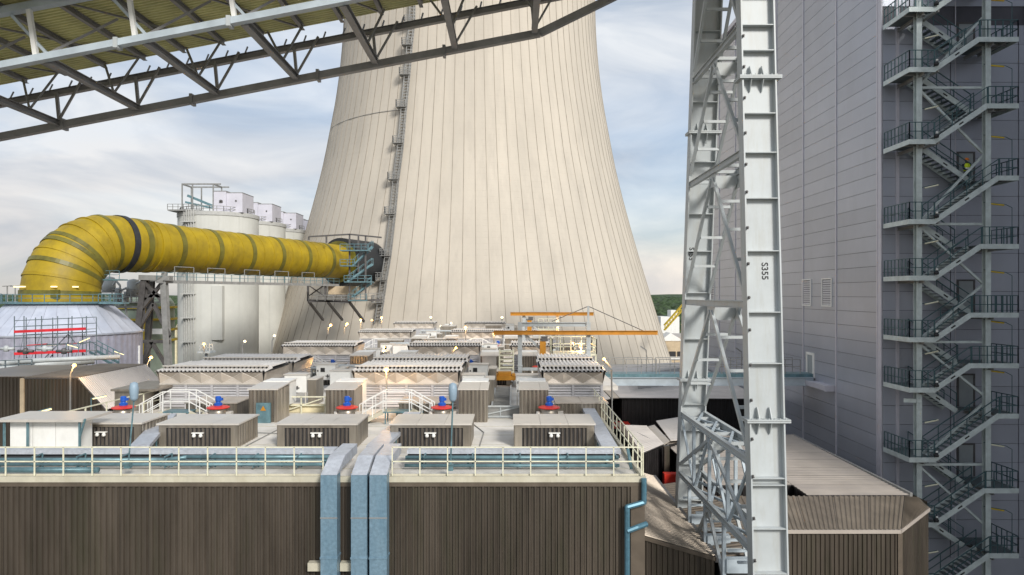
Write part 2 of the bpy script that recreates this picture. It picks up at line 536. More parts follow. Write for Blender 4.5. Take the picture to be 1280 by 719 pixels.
# ladder run with cages and rest platforms
lad_pts = [(516,-10),(515,30),(512,58),(509,95),(505,135),(501,180),(495,225),(491,268),(485,320),(480,350),(476,378),(472,404)]
def tower_pt(px, py, out=0.0):
    dx, dz = (px-CX)/F, (HY-py)/F
    lo, hi = 60.0, 190.0
    for _ in range(40):
        m = (lo+hi)/2
        d = math.hypot(dx*m-TX, m-TY)
        if d > tr(max(-36, min(119, dz*m))) + out: lo = m
        else: hi = m
    return Vector((dx*m, m, dz*m))
lad = MB(); lpl = []
prev = None
lp = [tower_pt(x, y, 0.35) for x, y in lad_pts]
for a, b in zip(lp[:-1], lp[1:]):
    d = b - a
    n = max(2, int(d.length/0.7))
    for sx in (-0.62, 0.62):
        o = Vector((sx,0,0))
        lad.beam(a+o, b+o, 0.2, 0.2)
        lad.beam(a+o*0.8+Vector((0,-0.9,0)), b+o*0.8+Vector((0,-0.9,0)), 0.14, 0.14)
    for i in range(n):
        c = a + d*(i/n)
        lad.beam(c+Vector((-.62,0,0)), c+Vector((.62,0,0)), 0.16, 0.16)
        lad.beam(c+Vector((-.62,0,.3)), c+Vector((-.5,-.9,.3)), 0.1, 0.1)
        lad.beam(c+Vector((.62,0,.3)), c+Vector((.5,-.9,.3)), 0.1, 0.1)
        lad.beam(c+Vector((-.5,-.9,.3)), c+Vector((.5,-.9,.3)), 0.1, 0.1)
lo_ = lad.build('ladder', M['steel_grey'], ct)
for i, c in enumerate(lp[1:-1]):
    s = MB()
    s.box(c.x-1.6, c.x+0.6, c.y-1.5, c.y+0.5, c.z-0.1, c.z)
    s.rail([(c.x-1.6,c.y+.4,c.z),(c.x-1.6,c.y-1.5,c.z),(c.x+.6,c.y-1.5,c.z)], 1.5, 0.55, 0.045, 2)
    s.beam((c.x-1.2,c.y-1.2,c.z-.1),(c.x-1.0,c.y+.3,c.z-1.3),.1,.1)
    s.build('rest_platform', M['steel_grey'], ct)
hp = MB()
ring = [tower_pt(x, y, 0.15) for x, y in ((414,160),(424,154),(440,148),(460,143),(480,139.5),(503,137))]
hp.path(ring, 0.06, 5)
hp.build('lightning_cable', M['steel_grey'], ct)

# ------------------------------------------------------------------ plant building with the roof deck
DX0, DX1, DY0, DY1 = -20.5, 4.5, 23.5, 128.0
pb = empty('plant_building', (-8, DY0, GZ), 'brown corrugated plant building with pale roof deck, below the cooling tower', 'building')
b = MB(); b.box(DX0+.1, DX1-.1, DY0+.1, DY1, GZ, DZ-0.12); b.build('core', M['dark'], pb)
b = MB(); b.box(DX0, DX1, DY0, DY1, DZ-0.118, DZ); b.build('roof_deck', M['deck'], pb)
# front cladding: sheets of vertical ribs, one object each
SW = 1.0
s0 = MB(); s0.sheet((0,0,0), (SW-0.012,0,0), (0,0,DZ-0.19-GZ), 0.2, 0.06, 0.45, nrm=(0,-1,0))
sme = s0.mesh('wall_sheet'); sme.materials.append(M['brown'])
n_sheets = 25
for i in range(n_sheets):
    place(sme, 'wall_sheet', pb, (DX0 + i*SW + 8, 0.0, 0.0))
s1 = MB(); s1.sheet((0,0,0), (0,SW-0.012,0), (0,0,DZ-0.19-GZ), 0.2, 0.045, 0.45, nrm=(1,0,0))
sme1 = s1.mesh('side_sheet'); sme1.materials.append(M['brown'])
for i in range(30):
    place(sme1, 'side_sheet', pb, (DX1 + 8, i*SW + 0.0, 0.0))
b = MB()
b.box(DX0, DX1+.08, DY0-.08, DY0+.03, DZ-.20, DZ-.05)
b.box(DX1-.02, DX1+.09, DY0+.03, DY1, DZ-.20, DZ-.05)
b.build('eaves_trim', M['brown_trim'], pb)
b = MB()
b.box(DX0, DX1+.10, DY0-.10, DY0+.04, DZ-.047, DZ+.14)
b.box(DX1-.03, DX1+.11, DY0+.043, DY1, DZ-.047, DZ+.14)
b.build('parapet', M['deck_trim'], pb)
corner = MB(); corner.box(DX1-.42, DX1+.062, DY0-.068, DY0-.052, GZ, DZ-.20)
corner.build('corner_trim', M['brown_trim'], pb)
y = DY0 - 0.02
for x0, x1 in ((-20.4, -6.5), (-4.12, DX1-0.05)):
    r = MB(); r.rail([(x0,y,DZ+.16),(x1,y,DZ+.16)], 0.98, 0.99, 0.019, 1)
    r.build('railing', M['cream'], pb, label='cream handrail along the front edge of the roof deck')
r = MB(); r.rail([(DX1+.02,y+.06,DZ+.16),(DX1+.02,58,DZ+.16)], 0.98, 0.99, 0.019, 1)
r.build('railing', M['cream'], pb, label='cream handrail running back along the side of the deck')
r = MB(); r.rail([(-20.2,29.0,DZ),(-19.6,38,DZ)], 1.1, 1.4, 0.026, 1)
r.build('railing', M['cream'], pb)
# pale toe boards seen below the handrail
b = MB()
b.box(-20.4,-6.45,DY0+.06,DY0+.09,DZ+.0,DZ+.2); b.box(-4.2,DX1-.05,DY0+.06,DY0+.09,DZ,DZ+.2)
b.build('toe_board', M['deck_trim'], pb)
# membrane seams on the deck
b = MB()
for i in range(24):
    b.box(DX0+.3, DX1-.3, 25+i*2.0, 25.05+i*2.0, DZ+.001, DZ+.008)
b.build('deck_seams', M['deck_trim'], pb)['kind'] = 'stuff'
# wall clamps beside the ducts
for x0, x1 in ((-6.95,-6.45),(-5.85,-5.47)):
    b = MB(); b.box(x0, x1, DY0-.30, DY0-.06, -9.42, -9.14); b.build('wall_bracket', M['deck_trim'], pb)
# downpipe at the corner
def bend(mb, pts, r, n=8):
    mb.path(pts, r, n)
    for p in pts[1:-1]:
        mb.lathe(p, [(0.001,-r), (r*.72,-r*.7), (r,0), (r*.72,r*.7), (0.001,r)], n, cap=False)
dp = MB()
bend(dp, [P(805,598,23.3), P(805,628,23.3), P(784,634,23.2), P(784,725,23.2)], 0.095)
bend(dp, [P(784,664,23.15), P(797,659,23.2), P(808,655,23.4)], 0.095)
solo(dp, 'downpipe', M['downpipe'], P(784,725,23.2), 'teal galvanised downpipe on the corner of the brown building', 'downpipe')

# ------------------------------------------------------------------ the three galvanised ducts over the parapet, and the deck duct
def duct(name, x0, x1, label, back, zt, group):
    e = empty(name, ((x0+x1)/2, DY0-.6, -20), label, 'duct', group)
    yf, yb = DY0-0.62, DY0-0.16
    zk = zt - 0.40
    b = MB()
    b.box(x0, x1, yf, yb, -30, -11.2); b.build('duct_section', M['galv'], e)
    b = MB(); b.box(x0, x1, yf, yb, -11.188, zk-.006); b.build('duct_section', M['galv'], e)
    for zf in (-11.195, -8.85):
        b = MB(); b.box(x0-.02, x1+.02, yf-.02, yb+.02, zf-.035, zf+.035); b.build('flange', M['galv'], e)
    for zf in (-7.5, -10.0):
        b = MB(); b.box(x0-.012, x1+.012, yf-.012, yf-.002, zf-.02, zf+.02); b.box(x0-.09, x0-.013, yb-.12, yb+.1, zf-.05, zf+.05); b.build('strap', M['steel_grey'], e)
    b = MB()
    poly = [(x0,yf,zk),(x0,yb,zk),(x0,yb+.45,zt-.36),(x0,back,zt-.36),(x0,back,zt),(x0,yf+1.1,zt)]
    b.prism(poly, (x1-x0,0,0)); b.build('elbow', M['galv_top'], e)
    return e
duct('cable_duct', -6.42, -5.87, 'leftmost of the three blue galvanised ducts over the parapet', 25.9, DZ+.74, 'galvanised ducts hanging on the brown front')
duct('cable_duct', -5.40, -4.87, 'middle one of the three blue galvanised ducts over the parapet', 25.9, DZ+.74, 'galvanised ducts hanging on the brown front')
duct('cable_duct', -4.78, -4.20, 'rightmost of the three blue galvanised ducts over the parapet', 25.9, DZ+.74, 'galvanised ducts hanging on the brown front')

def tray(label, pts, w, zt, th=0.15, legs=True, name='cable_tray', m='galv_top'):
    base = Vector((pts[0][0], pts[0][1], DZ))
    e = empty(name, base, label, 'cable duct', 'covered cable ducts on the deck')
    for a, c in zip(pts[:-1], pts[1:]):
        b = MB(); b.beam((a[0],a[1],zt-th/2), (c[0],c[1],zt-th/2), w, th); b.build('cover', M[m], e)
        n = max(1, int(math.hypot(c[0]-a[0], c[1]-a[1])/1.6))
        lg = MB()
        for i in range(n+1):
            t = (i+.3)/(n+.6)
            X, Y = a[0]+(c[0]-a[0])*t, a[1]+(c[1]-a[1])*t
            d = Vector((c[0]-a[0], c[1]-a[1], 0)).normalized()
            sx, sy = -d.y*w*.38, d.x*w*.38
            for k in (-1, 1):
                lg.beam((X+sx*k, Y+sy*k, DZ), (X+sx*k, Y+sy*k, zt-th-.003), .05, .05)
            lg.beam((X-sx, Y-sy, zt-th-.1), (X+sx, Y+sy, zt-th-.1), .05, .05)
        lg.build('legs', M['pipe_teal'], e)
    return e
ZT = DZ + .62
tray('long pale cable duct behind the front handrail, left half', [(-19.5,25.6),(-6.6,25.6)], .62, ZT)
tray('long pale cable duct behind the front handrail, right half', [(-3.9,25.62),(4.05,25.62)], .55, ZT)
tray('pale cable duct running back from the vertical ducts to the step-over', [(-5.15,25.95),(-4.85,33.4)], .8, ZT+.03)
tray('dirty grey cable duct running back beside the side handrail', [(3.72,25.95),(4.02,41.0)], .62, ZT-.004)
tray('pale cable duct slanting back past the leftmost low box', [(-14.2,26.0),(-16.6,33.0)], .7, ZT+.012)
# added black strands, stand for dark pipes and shade under the covers
for x0, x1, lb in ((-20,-6.6,'added black strands darkening the space under the left front cable duct'), (-3.9,4.0,'added black strands darkening the space under the right front cable duct')):
    e = empty('dark_strands', (x0,25.5,DZ), lb, 'dark strands', 'added black strands under the cable ducts')
    for k in range(3):
        b = MB(); rr = random.Random(k); p = [Vector((x0+(x1-x0)*i/14, 25.33+k*.16+rr.uniform(-.02,.02), DZ+.36+rr.uniform(-.02,.02))) for i in range(15)]
        b.path(p, .06, 6); b.build('cable', M['rubber'], e)
# teal pipes on low stands behind the handrail
def pipe_run(label, runs, st, grp='teal pipes behind the front handrail'):
    e = empty('pipe_run', Vector((runs[0][0][0][0], runs[0][0][0][1], DZ)), label, 'pipes', grp)
    for pts, r in runs:
        b = MB(); b.path([Vector(p) for p in pts], r, 8); b.build('pipe', M['pipe_teal'], e, smooth=True)
    b = MB()
    for X, Y in st:
        b.beam((X,Y,DZ),(X,Y,DZ+.52),.05,.05); b.beam((X,Y,DZ+.5),(X,Y-.55,DZ+.5),.04,.04); b.beam((X,Y,DZ+.13),(X,Y-.55,DZ+.13),.04,.04)
    b.build('pipe_stand', M['pipe_teal'], e)
pipe_run('teal pipes on stands behind the handrail, left of the ducts',
    [([(-20,25.0,DZ+.34),(-12.6,25.0,DZ+.34),(-11.9,25.0,DZ+.44),(-6.7,25.0,DZ+.44)], .075), ([(-20,24.8,DZ+.22),(-6.7,24.8,DZ+.22)], .06), ([(-20,24.1,DZ+.20),(-14.6,24.1,DZ+.20)], .10), ([(-12.2,24.9,DZ+.33),(-6.7,24.9,DZ+.33)], .045)],
    [(-19+i*1.6, 25.3) for i in range(8)])
pipe_run('teal pipes on stands behind the handrail, right of the ducts',
    [([(-3.9,25.0,DZ+.42),(3.9,25.0,DZ+.42)], .075), ([(-3.9,24.8,DZ+.18),(3.9,24.8,DZ+.18)], .06), ([(-3.9,24.9,DZ+.31),(3.4,24.9,DZ+.31),(4.0,25.6,DZ+.31),(4.0,28,DZ+.31)], .05), ([(4.12,24.3,DZ+.9),(4.2,24.0,DZ+.25)], .06)],
    [(-3.2+i*1.75, 25.3) for i in range(5)])
# ------------------------------------------------------------------ boiler house on the right
WX, WY = 24.4, 45.1
ROOFZ = 29.5
bh = empty('boiler_house', (WX, WY, GZ), 'huge grey-violet panelled building filling the right side, behind the escape stairs', 'building')
b = MB()
b.box(WX+.06, 70, WY+.06, 90, GZ, ROOFZ-.02)
b.build('core', M['panel_joint'], bh)
b = MB(); b.box(WX-.15, 70, WY-.15, 90.1, ROOFZ, ROOFZ+.5); b.build('parapet', M['pilaster'], bh)
PH = 1.03
bay = 5.8
# side wall panels: bays run back from the corner; rows of horizontal sandwich panels
pm = MB(); pm.box(0, .05, .09, bay-.09, 0.013, PH-.013)
pme = pm.mesh('wall_panel'); pme.materials.append(M['panel'])
z_first = -14.6
cnt = 0
for k in range(4):
    for j in range(43):
        z = z_first + j*PH
        if z + PH > ROOFZ: break
        y0 = WY + .45 + k*bay
        if k == 3 and j < 4: continue
        place(pme, 'wall_panel', bh, (0.0, y0-WY, z-GZ)); cnt += 1
far = MB()
for k in range(4, 8):
    for j in range(43):
        z = z_first + j*PH
        if z + PH > ROOFZ: break
        far.box(WX, WX+.05, WY+.45+k*bay+.09, min(WY+.45+(k+1)*bay-.09, 90), z+.013, z+PH-.013)
far.build('far_wall_panels', M['panel'], bh)['kind'] = 'stuff'
low = MB(); low.box(WX, WX+.05, WY+.45, 90, GZ, z_first-.01); low.build('plinth_panel', M['panel'], bh)
for k in range(0, 8):
    b = MB(); yk = WY + .45 + k*bay
    b.box(WX-.05, WX+.04, yk-.08, yk+.08, GZ, ROOFZ-.01); b.build('cover_strip', M['pilaster'], bh)
b = MB(); b.box(WX-.03, WX+.07, WY-.02, WY+.36, GZ, ROOFZ-.01); b.build('corner_strip', M['pilaster'], bh)
# front wall panels behind the stairs
FP = 4.5
fm = MB(); fm.box(0.03, FP-.03, 0, .05, 0.013, PH*1.22-.013)
fme = fm.mesh('front_panel'); fme.materials.append(M['panel'])
for k in range(3):
    for j in range(28):
        z = -17.4 + j*PH*1.22
        if z > 19: break
        place(fme, 'front_panel', bh, (WX+.08+k*FP - WX, 0.0, z-GZ))
b = MB(); b.box(WX+.08+3*FP, 70, WY, WY+.05, GZ, ROOFZ-.01); b.box(WX+.08, 38, WY, WY+.05, GZ, -17.4); b.box(WX+.08, 38, WY, WY+.05, -17.4+29*PH*1.22, ROOFZ-.01)
b.build('plain_wall', M['panel'], bh)
b = MB(); b.box(WX+.95, WX+1.13, WY-.12, WY-.002, GZ, ROOFZ-.02); b.box(29.27, 29.33, WY-.03, WY-.002, GZ, ROOFZ-.02); b.build('wall_strip', M['pilaster'], bh)
# block added out of view on the right to shade the stair wall
b = MB(); b.box(33.85, 70, 20.0, WY-.02, GZ, ROOFZ-.02); b.build('shading_wing', M['panel'], bh)
# louvres on the side wall
def wall_louvre(y0, y1, z0, z1):
    f = MB(); x = WX-.07
    f.box(x, WX+.0, y0, y0+.12, z0, z1); f.box(x, WX, y1-.12, y1, z0, z1); f.box(x, WX, y0+.12, y1-.12, z0, z0+.1); f.box(x, WX, y0+.12, y1-.12, z1-.1, z1)
    o = f.build('vent_frame', M['white'], bh)
    k = MB(); k.box(WX-.012, WX-.002, y0+.12, y1-.12, z0+.1, z1-.1); k.build('backing', M['dark'], o)
    n = 11
    for i in range(n):
        zz = z0+.12+(z1-z0-.24)*i/n
        s = MB(); s.prism([(x+.01,y0+.13,zz),(x+.06,y0+.13,zz+.13),(x+.06,y0+.13,zz+.15),(x+.01,y0+.13,zz+.02)], (0,y1-y0-.26,0)); s.build('slat', M['louvre'], o)
wall_louvre(55.6, 57.3, -.95, 1.25)
wall_louvre(52.0, 53.7, -.95, 1.25)
wall_louvre(82.2, 83.8, -.95, 1.6); wall_louvre(85.0, 86.6, -.95, 1.6)
# door with white frame at the footbridge, and the bracket shelf
b = MB(); b.box(WX-.09, WX, 55.0, 55.25, -6.75, -4.75); b.box(WX-.09, WX, 56.2, 56.45, -6.75, -4.75); b.box(WX-.09, WX, 55.25, 56.2, -4.95, -4.75)
df = b.build('door_frame', M['white'], bh)
b = MB(); b.box(WX-.05, WX, 55.27, 56.18, -6.75, -4.96); b.build('door', M['door'], bh)
b = MB(); b.box(WX-.75, WX, 51.6, 55.6, -7.25, -6.95); b.box(WX-.78, WX, 51.55, 51.7, -7.35, -6.90); b.box(WX-.78, WX-.72, 51.7, 55.6, -7.3, -6.9)
b.build('bracket_shelf', M['pilaster'], bh)
for z in (7.26, -1.18, -12.0, 15.8, -7.4):
    b = MB(); b.box(29.5,30.45,WY-.04,WY,z,z+2.05); d = b.build('door', M['door'], bh)
    f = MB(); f.box(29.38,29.5,WY-.07,WY,z,z+2.16); f.box(30.45,30.57,WY-.07,WY,z,z+2.16); f.box(29.5,30.45,WY-.07,WY,z+2.05,z+2.16); f.build('frame', M['steel_dark'], d)

# ------------------------------------------------------------------ escape stairs on the boiler house
YF, YB = 42.0, 44.95
st = empty('escape_stairs', (28, 43.5, GZ), 'zigzag steel escape stairs climbing the front of the grey-violet building', 'stairs')
left_z  = [21.9, 17.65, 13.94, 9.5, 4.58, 1.1, -2.7, -5.8, -10.1, -14.1, -18.3]
right_z = [20.0, 15.8, 11.7, 7.26, 3.05, -1.18, -4.3, -7.4, -12.0, -16.0]
XL0, XL1, XR1 = 24.45, 26.1, 31.2
def col_(x, y, z0, z1):
    b = MB(); b.ibeam((x,y,z0),(x,y,z1), .34, .34, .035, up=(0,1,0)); return b
for x in (25.42, 29.72):
    col_(x, 42.75, GZ, 23).build('column', M['stair'], st)
tm = MB(); tm.box(0, .30, 0, 1.18, -.04, 0); tme = tm.mesh('tread'); tme.materials.append(M['stair_tread'])
def landing(x0, x1, z, side, front_open):
    b = MB()
    b.box(x0+.05, x1-.05, YF+.06, YB-.02, z-.05, z)
    o = b.build('landing', M['stair_tread'], st)
    f = MB()
    f.box(x0, x1, YF, YF+.055, z-.25, z+.05)
    sx = x0 if side < 0 else x1-.05
    f.box(sx, sx+.05, YF+.057, YB, z-.25, z+.05)
    f.build('fascia', M['stair'], o)
    u = MB()
    cx = 25.42 if side < 0 else 29.72
    u.ibeam((cx, YF+.1, z-.30),(cx, YB-.05, z-.30), .18, .2, .02)
    u.beam((cx+.9, YF+.1, z-.14),(cx+.9, YB-.1, z-.14), .1, .16)
    u.beam((x0+.15, YF+.9, z-.13),(x1-.15, YF+.9, z-.13), .1, .14)
    u.build('bearer', M['steel_grey'], o)
    r = MB()
    if side < 0:
        r.rail([(x0+.03,YB-.1,z),(x0+.03,YF+.03,z),(x1-.1,YF+.03,z)], 1.1, .42, .024, 1)
    else:
        r.rail([(front_open,YF+.03,z),(x1-.03,YF+.03,z),(x1-.03,YB-.1,z)], 1.1, .46, .024, 1)
    r.build('railing', M['stair_rail'], o)
    if side < 0:
        c = MB(); c.lathe((x0+1.62,YF-.08,z+.22),[(.001,-.12),(.13,-.1),(.15,.02),(.07,.12),(.001,.14)],10,cap=False)
        c.build('floodlight', M['dark'], o, smooth=True)
        c = MB(); c.lathe((x0+1.62,YF-.14,z+.42),[(.001,-.06),(.07,-.03),(.07,.05),(.001,.08)],8,cap=False)
        c.build('lamp_cover', M['white'], o, smooth=True)
    return o
def flight(xa, za, xb, zb, y0, y1):
    """from (xa,za) up to (xb,zb)"""
    rise = zb - za
    n = max(3, int(round(rise/.2)))
    d = Vector((xb-xa, 0, zb-za)).normalized()
    ang = 1 if xb > xa else -1
    b = MB()
    for y in (y0+.03, y1-.03):
        b.beam((xa, y, za-.06), (xb, y, zb-.06), .05, .32, up=(0,0,1))
    o = b.build('flight', M['stair'], st)
    off = wloc(st)
    for i in range(1, n):
        t = i/n
        X, Z = xa+(xb-xa)*t, za+rise*t
        place(tme, 'tread', o, Vector((X-.15, y0+.06, Z)) - off)
    for y in (y0+.03, y1-.03):
        r = MB()
        r.beam((xa,y,za+1.08),(xb,y,zb+1.08),.05,.05)
        r.beam((xa,y,za+.56),(xb,y,zb+.56),.04,.04)
        m = max(2, int(abs(xb-xa)/.9))
        for i in range(m+1):
            X = xa+(xb-xa)*i/m; Z = za+rise*i/m
            r.beam((X,y,Z),(X,y,Z+1.08),.042,.042)
        r.build('railing', M['stair_rail'], o)
    # printed mark on the stringer
    k = MB(); c = Vector(((xa+xb)/2, y0+.003, (za+zb)/2-.06)); k.beam(c-d*.16, c+d*.16, .006, .09, up=(0,0,1)); k.build('stringer_mark', M['black'], o)
for i, z in enumerate(left_z):
    landing(XL0, XL1, z, -1, None)
for i, z in enumerate(right_z):
    zl = left_z[i+1]
    xe = XL1 + (z - zl)/.69
    landing(min(xe, 28.9) if xe < 28.9 else 28.9, XR1, z, 1, xe+.05) if False else landing(xe-.05, XR1, z, 1, xe+.05)
    if xe > 28.9:
        b = MB(); b.box(28.7, xe-.05, 43.7, YB-.02, z-.05, z-.001); b.build('landing_strip', M['stair_tread'], st)
    flight(XL1-.05, zl, xe, z, YF+.02, YF+1.32)
    zu = left_z[i]
    xs = XL1 + (zu - z)/.69
    flight(xs, z, XL1-.05, zu, 43.62, 44.92)
    # lamp on a bent pole over the outer landing
    e = MB(); p0 = Vector((XR1-.06, YF+.5, z)); 
    e.path([p0, p0+Vector((0,0,2.35)), p0+Vector((-.35,.05,2.55)), p0+Vector((-1.6,.25,2.72))], .022, 5)
    lo_ = e.build('lamp_pole', M['stair_rail'], st)
    t = MB(); t.tube(p0+Vector((-.45,.06,2.50)), p0+Vector((-1.5,.22,2.65)), .05, 6); t.build('light_tube', M['yel_rail'] if i != 8 else M['cream'], lo_)
    e = MB(); p0 = Vector((25.62, YF+.72, zl)); e.path([p0+Vector((0,0,.3)), p0+Vector((0,0,2.1)), p0+Vector((.9,-.1,2.3))], .022, 5)
    lo_ = e.build('lamp_pole', M['stair_rail'], st)
    t = MB(); t.tube(p0+Vector((.2,-.03,2.07)), p0+Vector((1.0,-.1,2.25)), .05, 6); t.build('light_tube', M['cream'], lo_)
# bracing between the columns
def brace(p, q, w=.13):
    b = MB(); b.beam(p, q, w, w); b.build('brace', M['stair'], st)
YBR = 42.95
for za, zb, dirn in ((13.1,17.4,1),(8.9,12.9,-1),(4.5,8.7,1),(.7,4.3,-1),(-2.9,.6,1),(-6.3,-3.1,-1),(-10.6,-6.9,1),(-14.4,-10.8,-1)):
    if dirn > 0: brace((25.6,YBR,za),(29.6,YBR,zb))
    else: brace((25.6,YBR,zb),(29.6,YBR,za))
for z in (13.0, 4.42, -3.0, -10.7):
    brace((25.6,YBR+.02,z),(29.55,YBR+.02,z), .15)
for z in (4.5, -6.6):
    b = MB(); b.ibeam((24.6,YBR-.1,z-.05),(24.6+.9,YBR-.4,z-.05),.15,.25,.02); b.build('bracket', M['stair'], st)

# ------------------------------------------------------------------ conveyor trestle
def Yn(z): return 22.57 + .063*z
def Yf_(z): return 30.55 - .14*z
TXC, TW = 8.26, 1.15
trs = empty('conveyor_trestle', (TXC, 26.5, GZ), 'pale grey steel A-frame trestle with laced bracing in front of the violet building', 'trestle')
ZTOP = 14.2
def leg(fy, plates, splices, sgn):
    zlo = GZ if sgn < 0 else GZ
    b = MB(); t = .045
    fw = .5
    p0, p1 = Vector((TXC, fy(zlo), zlo)), Vector((TXC, fy(ZTOP), ZTOP))
    b.beam(p0, p1, TW-.1, .03, up=(0,1,0))
    for s in (-1, 1):
        o = Vector((s*(TW/2-.025), 0, 0))
        b.beam(p0+o, p1+o, .05, fw, up=(0,1,0))
    lg = b.build('leg', M['steel_white'], trs)
    for z in plates:
        s = MB(); y = fy(z)
        s.box(TXC-TW/2+.052, TXC+TW/2-.052, y-.235, y-.018, z-.016, z+.016)
        s.build('stiffener', M['steel_white'], lg)
    for z in splices:
        y = fy(z); s = MB()
        s.box(TXC-TW/2-.10, TXC+TW/2+.16, y-.33, y+.33, z-.05, z+.0)
        s.box(TXC-TW/2-.10, TXC+TW/2+.16, y-.33, y+.33, z+.012, z+.06)
        for fx in (-.28, .12):
            s.prism([(TXC+fx, y-.02, z+.06),(TXC+fx, y-.30, z+.06),(TXC+fx, y-.10, z+.42),(TXC+fx, y-.02, z+.42)], (.025,0,0))
            s.prism([(TXC+fx, y-.02, z-.05),(TXC+fx, y-.30, z-.05),(TXC+fx, y-.10, z-.45),(TXC+fx, y-.02, z-.45)], (.025,0,0))
        for i in range(7):
            s.tube((TXC-.5+i*.18,y-.29,z+.06),(TXC-.5+i*.18,y-.29,z+.10),.02,6)
        s.build('splice_plate', M['steel_white'], lg)
    return lg
def zn(y, Yv): return (HY-y)*Yv/F
near_p = [zn(y, 22.6) for y in (-60,-15,26,59,140,190,248,314,390,453,592,600,652,705,714,770,830,900,970)]
near_s = [zn(99,23.0), zn(525,22.3)]
lg1 = leg(Yn, near_p, near_s, -1)
far_p = [zn(y, 30) for y in (-100,-50,0,52,134,205,268,314,366,425,510,545,590,640,700)]
far_s = [zn(170,30.0), zn(475,30.9)]
for y in (40,80,120,165,205,240,285,330,372,412,455,498,545,590,640,690):
    z = zn(y, 22.5); yy = Yn(z); b = MB(); b.box(TXC-TW/2+.03,TXC-TW/2+.09,yy-.30,yy-.25,z-.05,z+.05); b.tube((TXC-TW/2+.06,yy-.30,z),(TXC-TW/2+.06,yy-.36,z),.025,6); b.build('clip', M['steel_dark'], lg1)
lg2 = leg(Yf_, far_p, far_s, 1)
# steel grade mark
cu = bpy.data.curves.new('steel_mark', 'FONT'); cu.body = 'S355'; cu.size = .30; cu.align_x = 'CENTER'; cu.align_y = 'CENTER'; cu.extrude = .002; cu.offset = .004
cu.materials.append(M['black'])
def mark(px, py, fy, leg_o, size):
    z = zn(py, fy(0)); c = cu.copy(); c.size = size
    tmp = bpy.data.objects.new('steel_mark', c); col.objects.link(tmp)
    bpy.context.view_layer.update()
    me = bpy.data.meshes.new_from_object(tmp.evaluated_get(bpy.context.evaluated_depsgraph_get()))
    bpy.data.objects.remove(tmp); me.materials.clear(); me.materials.append(M['black'])
    t = bpy.data.objects.new('steel_mark', me); col.objects.link(t); t.parent = leg_o
    X = (px-CX)*fy(z)/F
    t.location = Vector((X, fy(z)-.024, z)) - wloc(leg_o)
    sl = math.atan((fy(1)-fy(0)))
    t.rotation_euler = (Matrix.Rotation(-sl, 4, 'X') @ Matrix.Rotation(R(90), 4, 'Y') @ Matrix.Rotation(R(90), 4, 'X')).to_euler()
mark(955.5, 339, Yn, lg1, .30)
mark(864, 318, Yf_, lg2, .30)
levels = [13.6, 9.07, 4.75, -.35, -5.45, -8.25, -14.0]
def member(p, q, w=.16, h=.16, name='brace', par=trs, m='steel_white'):
    b = MB(); b.ibeam(p, q, w, h, .02) if name == 'strut' else b.beam(p, q, w, h)
    return b.build(name, M[m], par)
XP = (TXC-TW/2+.06, TXC+TW/2-.06)
for li, z in enumerate(levels):
    ya, yb = Yn(z)+.2, Yf_(z)-.2
    for x in XP:
        member((x,ya,z),(x,yb,z), .16, .24, 'strut')
    if li < 5:
        ym = (ya+yb)/2
        for k in (.12,.3,.5,.7,.88):
            member((XP[0]+.09,ya+(yb-ya)*k,z-.02),(XP[1]-.09,ya+(yb-ya)*k,z-.02), .12, .12, 'rung')
    if li < len(levels)-1:
        zb = levels[li+1] + .42
        ym = (ya+yb)/2
        for x in XP:
            g = MB(); g.prism([(x-.012,ym-.5,z-.13),(x-.012,ym+.5,z-.13),(x-.012,ym+.3,z-.62),(x-.012,ym-.3,z-.62)], (.024,0,0)); g.build('gusset', M['steel_white'], trs)
            member((x,ym-.12,z-.3),(x,Yn(zb)+.2,zb), .11, .13)
            member((x,ym+.12,z-.3),(x,Yf_(zb)-.2,zb), .11, .13)
        g = MB(); g.prism([(XP[0]+.05,ym,z-.16),(XP[1]-.05,ym,z-.16),(XP[1]-.05,ym,z-.42),(XP[1]-.28,ym,z-.66),(XP[0]+.28,ym,z-.66),(XP[0]+.05,ym,z-.42)], (0,.03,0)); g.build('diaphragm', M['steel_white'], trs)
        for k in (.22,.48,.74):
            zk = z-.3+(zb-z+.3)*k
            for yl in (Yn(zb)+.2, Yf_(zb)-.2):
                yk = ym+(yl-ym)*k
                member((XP[0]+.07,yk,zk),(XP[1]-.07,yk,zk), .1, .11, 'rung')
# the blue-grey portal of close bracing between the two lowest visible struts
for z in (levels[4], levels[5]):
    ya, yb = Yn(z)+.3, Yf_(z)-.3
    for k in range(4):
        a, c = ya+(yb-ya)*k/4, ya+(yb-ya)*(k+1)/4
        member((XP[0]+.1,a,z+.04),(XP[1]-.1,c,z+.04), .09, .09, 'brace', m='steel_blue')
        member((XP[1]-.1,a,z-.06),(XP[0]+.1,c,z-.06), .09, .09, 'brace', m='steel_blue')
z1, z0 = levels[4]-.14, levels[5]+.14
for k in (.25,.5,.75):
    for x in XP:
        y1 = Yn(z1)+(Yf_(z1)-Yn(z1))*k
        member((x,y1,z1),(x,y1,z0), .12, .12, 'post', m='steel_blue')
for k in range(4):
    for x in XP:
        y1 = Yn(z1)+(Yf_(z1)-Yn(z1))*(k+.04)/4; y2 = Yn(z1)+(Yf_(z1)-Yn(z1))*(k+.96)/4
        if k % 2: y1, y2 = y2, y1
        member((x+.02,y1,z1),(x+.02,y2,z0), .09, .09, 'brace', m='steel_blue')
z1, z0 = levels[5]-.14, levels[6]+.14
for k in (.3,.55,.8):
    y1 = Yn(z1)+(Yf_(z1)-Yn(z1))*k
    member((XP[0],y1,z1),(XP[0],y1,z0), .13, .13, 'post', m='steel_blue')
    member((XP[0]+.06,y1,z1-1.5),(XP[1]-.06,y1,z1-1.5), .3, .5, 'crosshead', m='steel_blue')
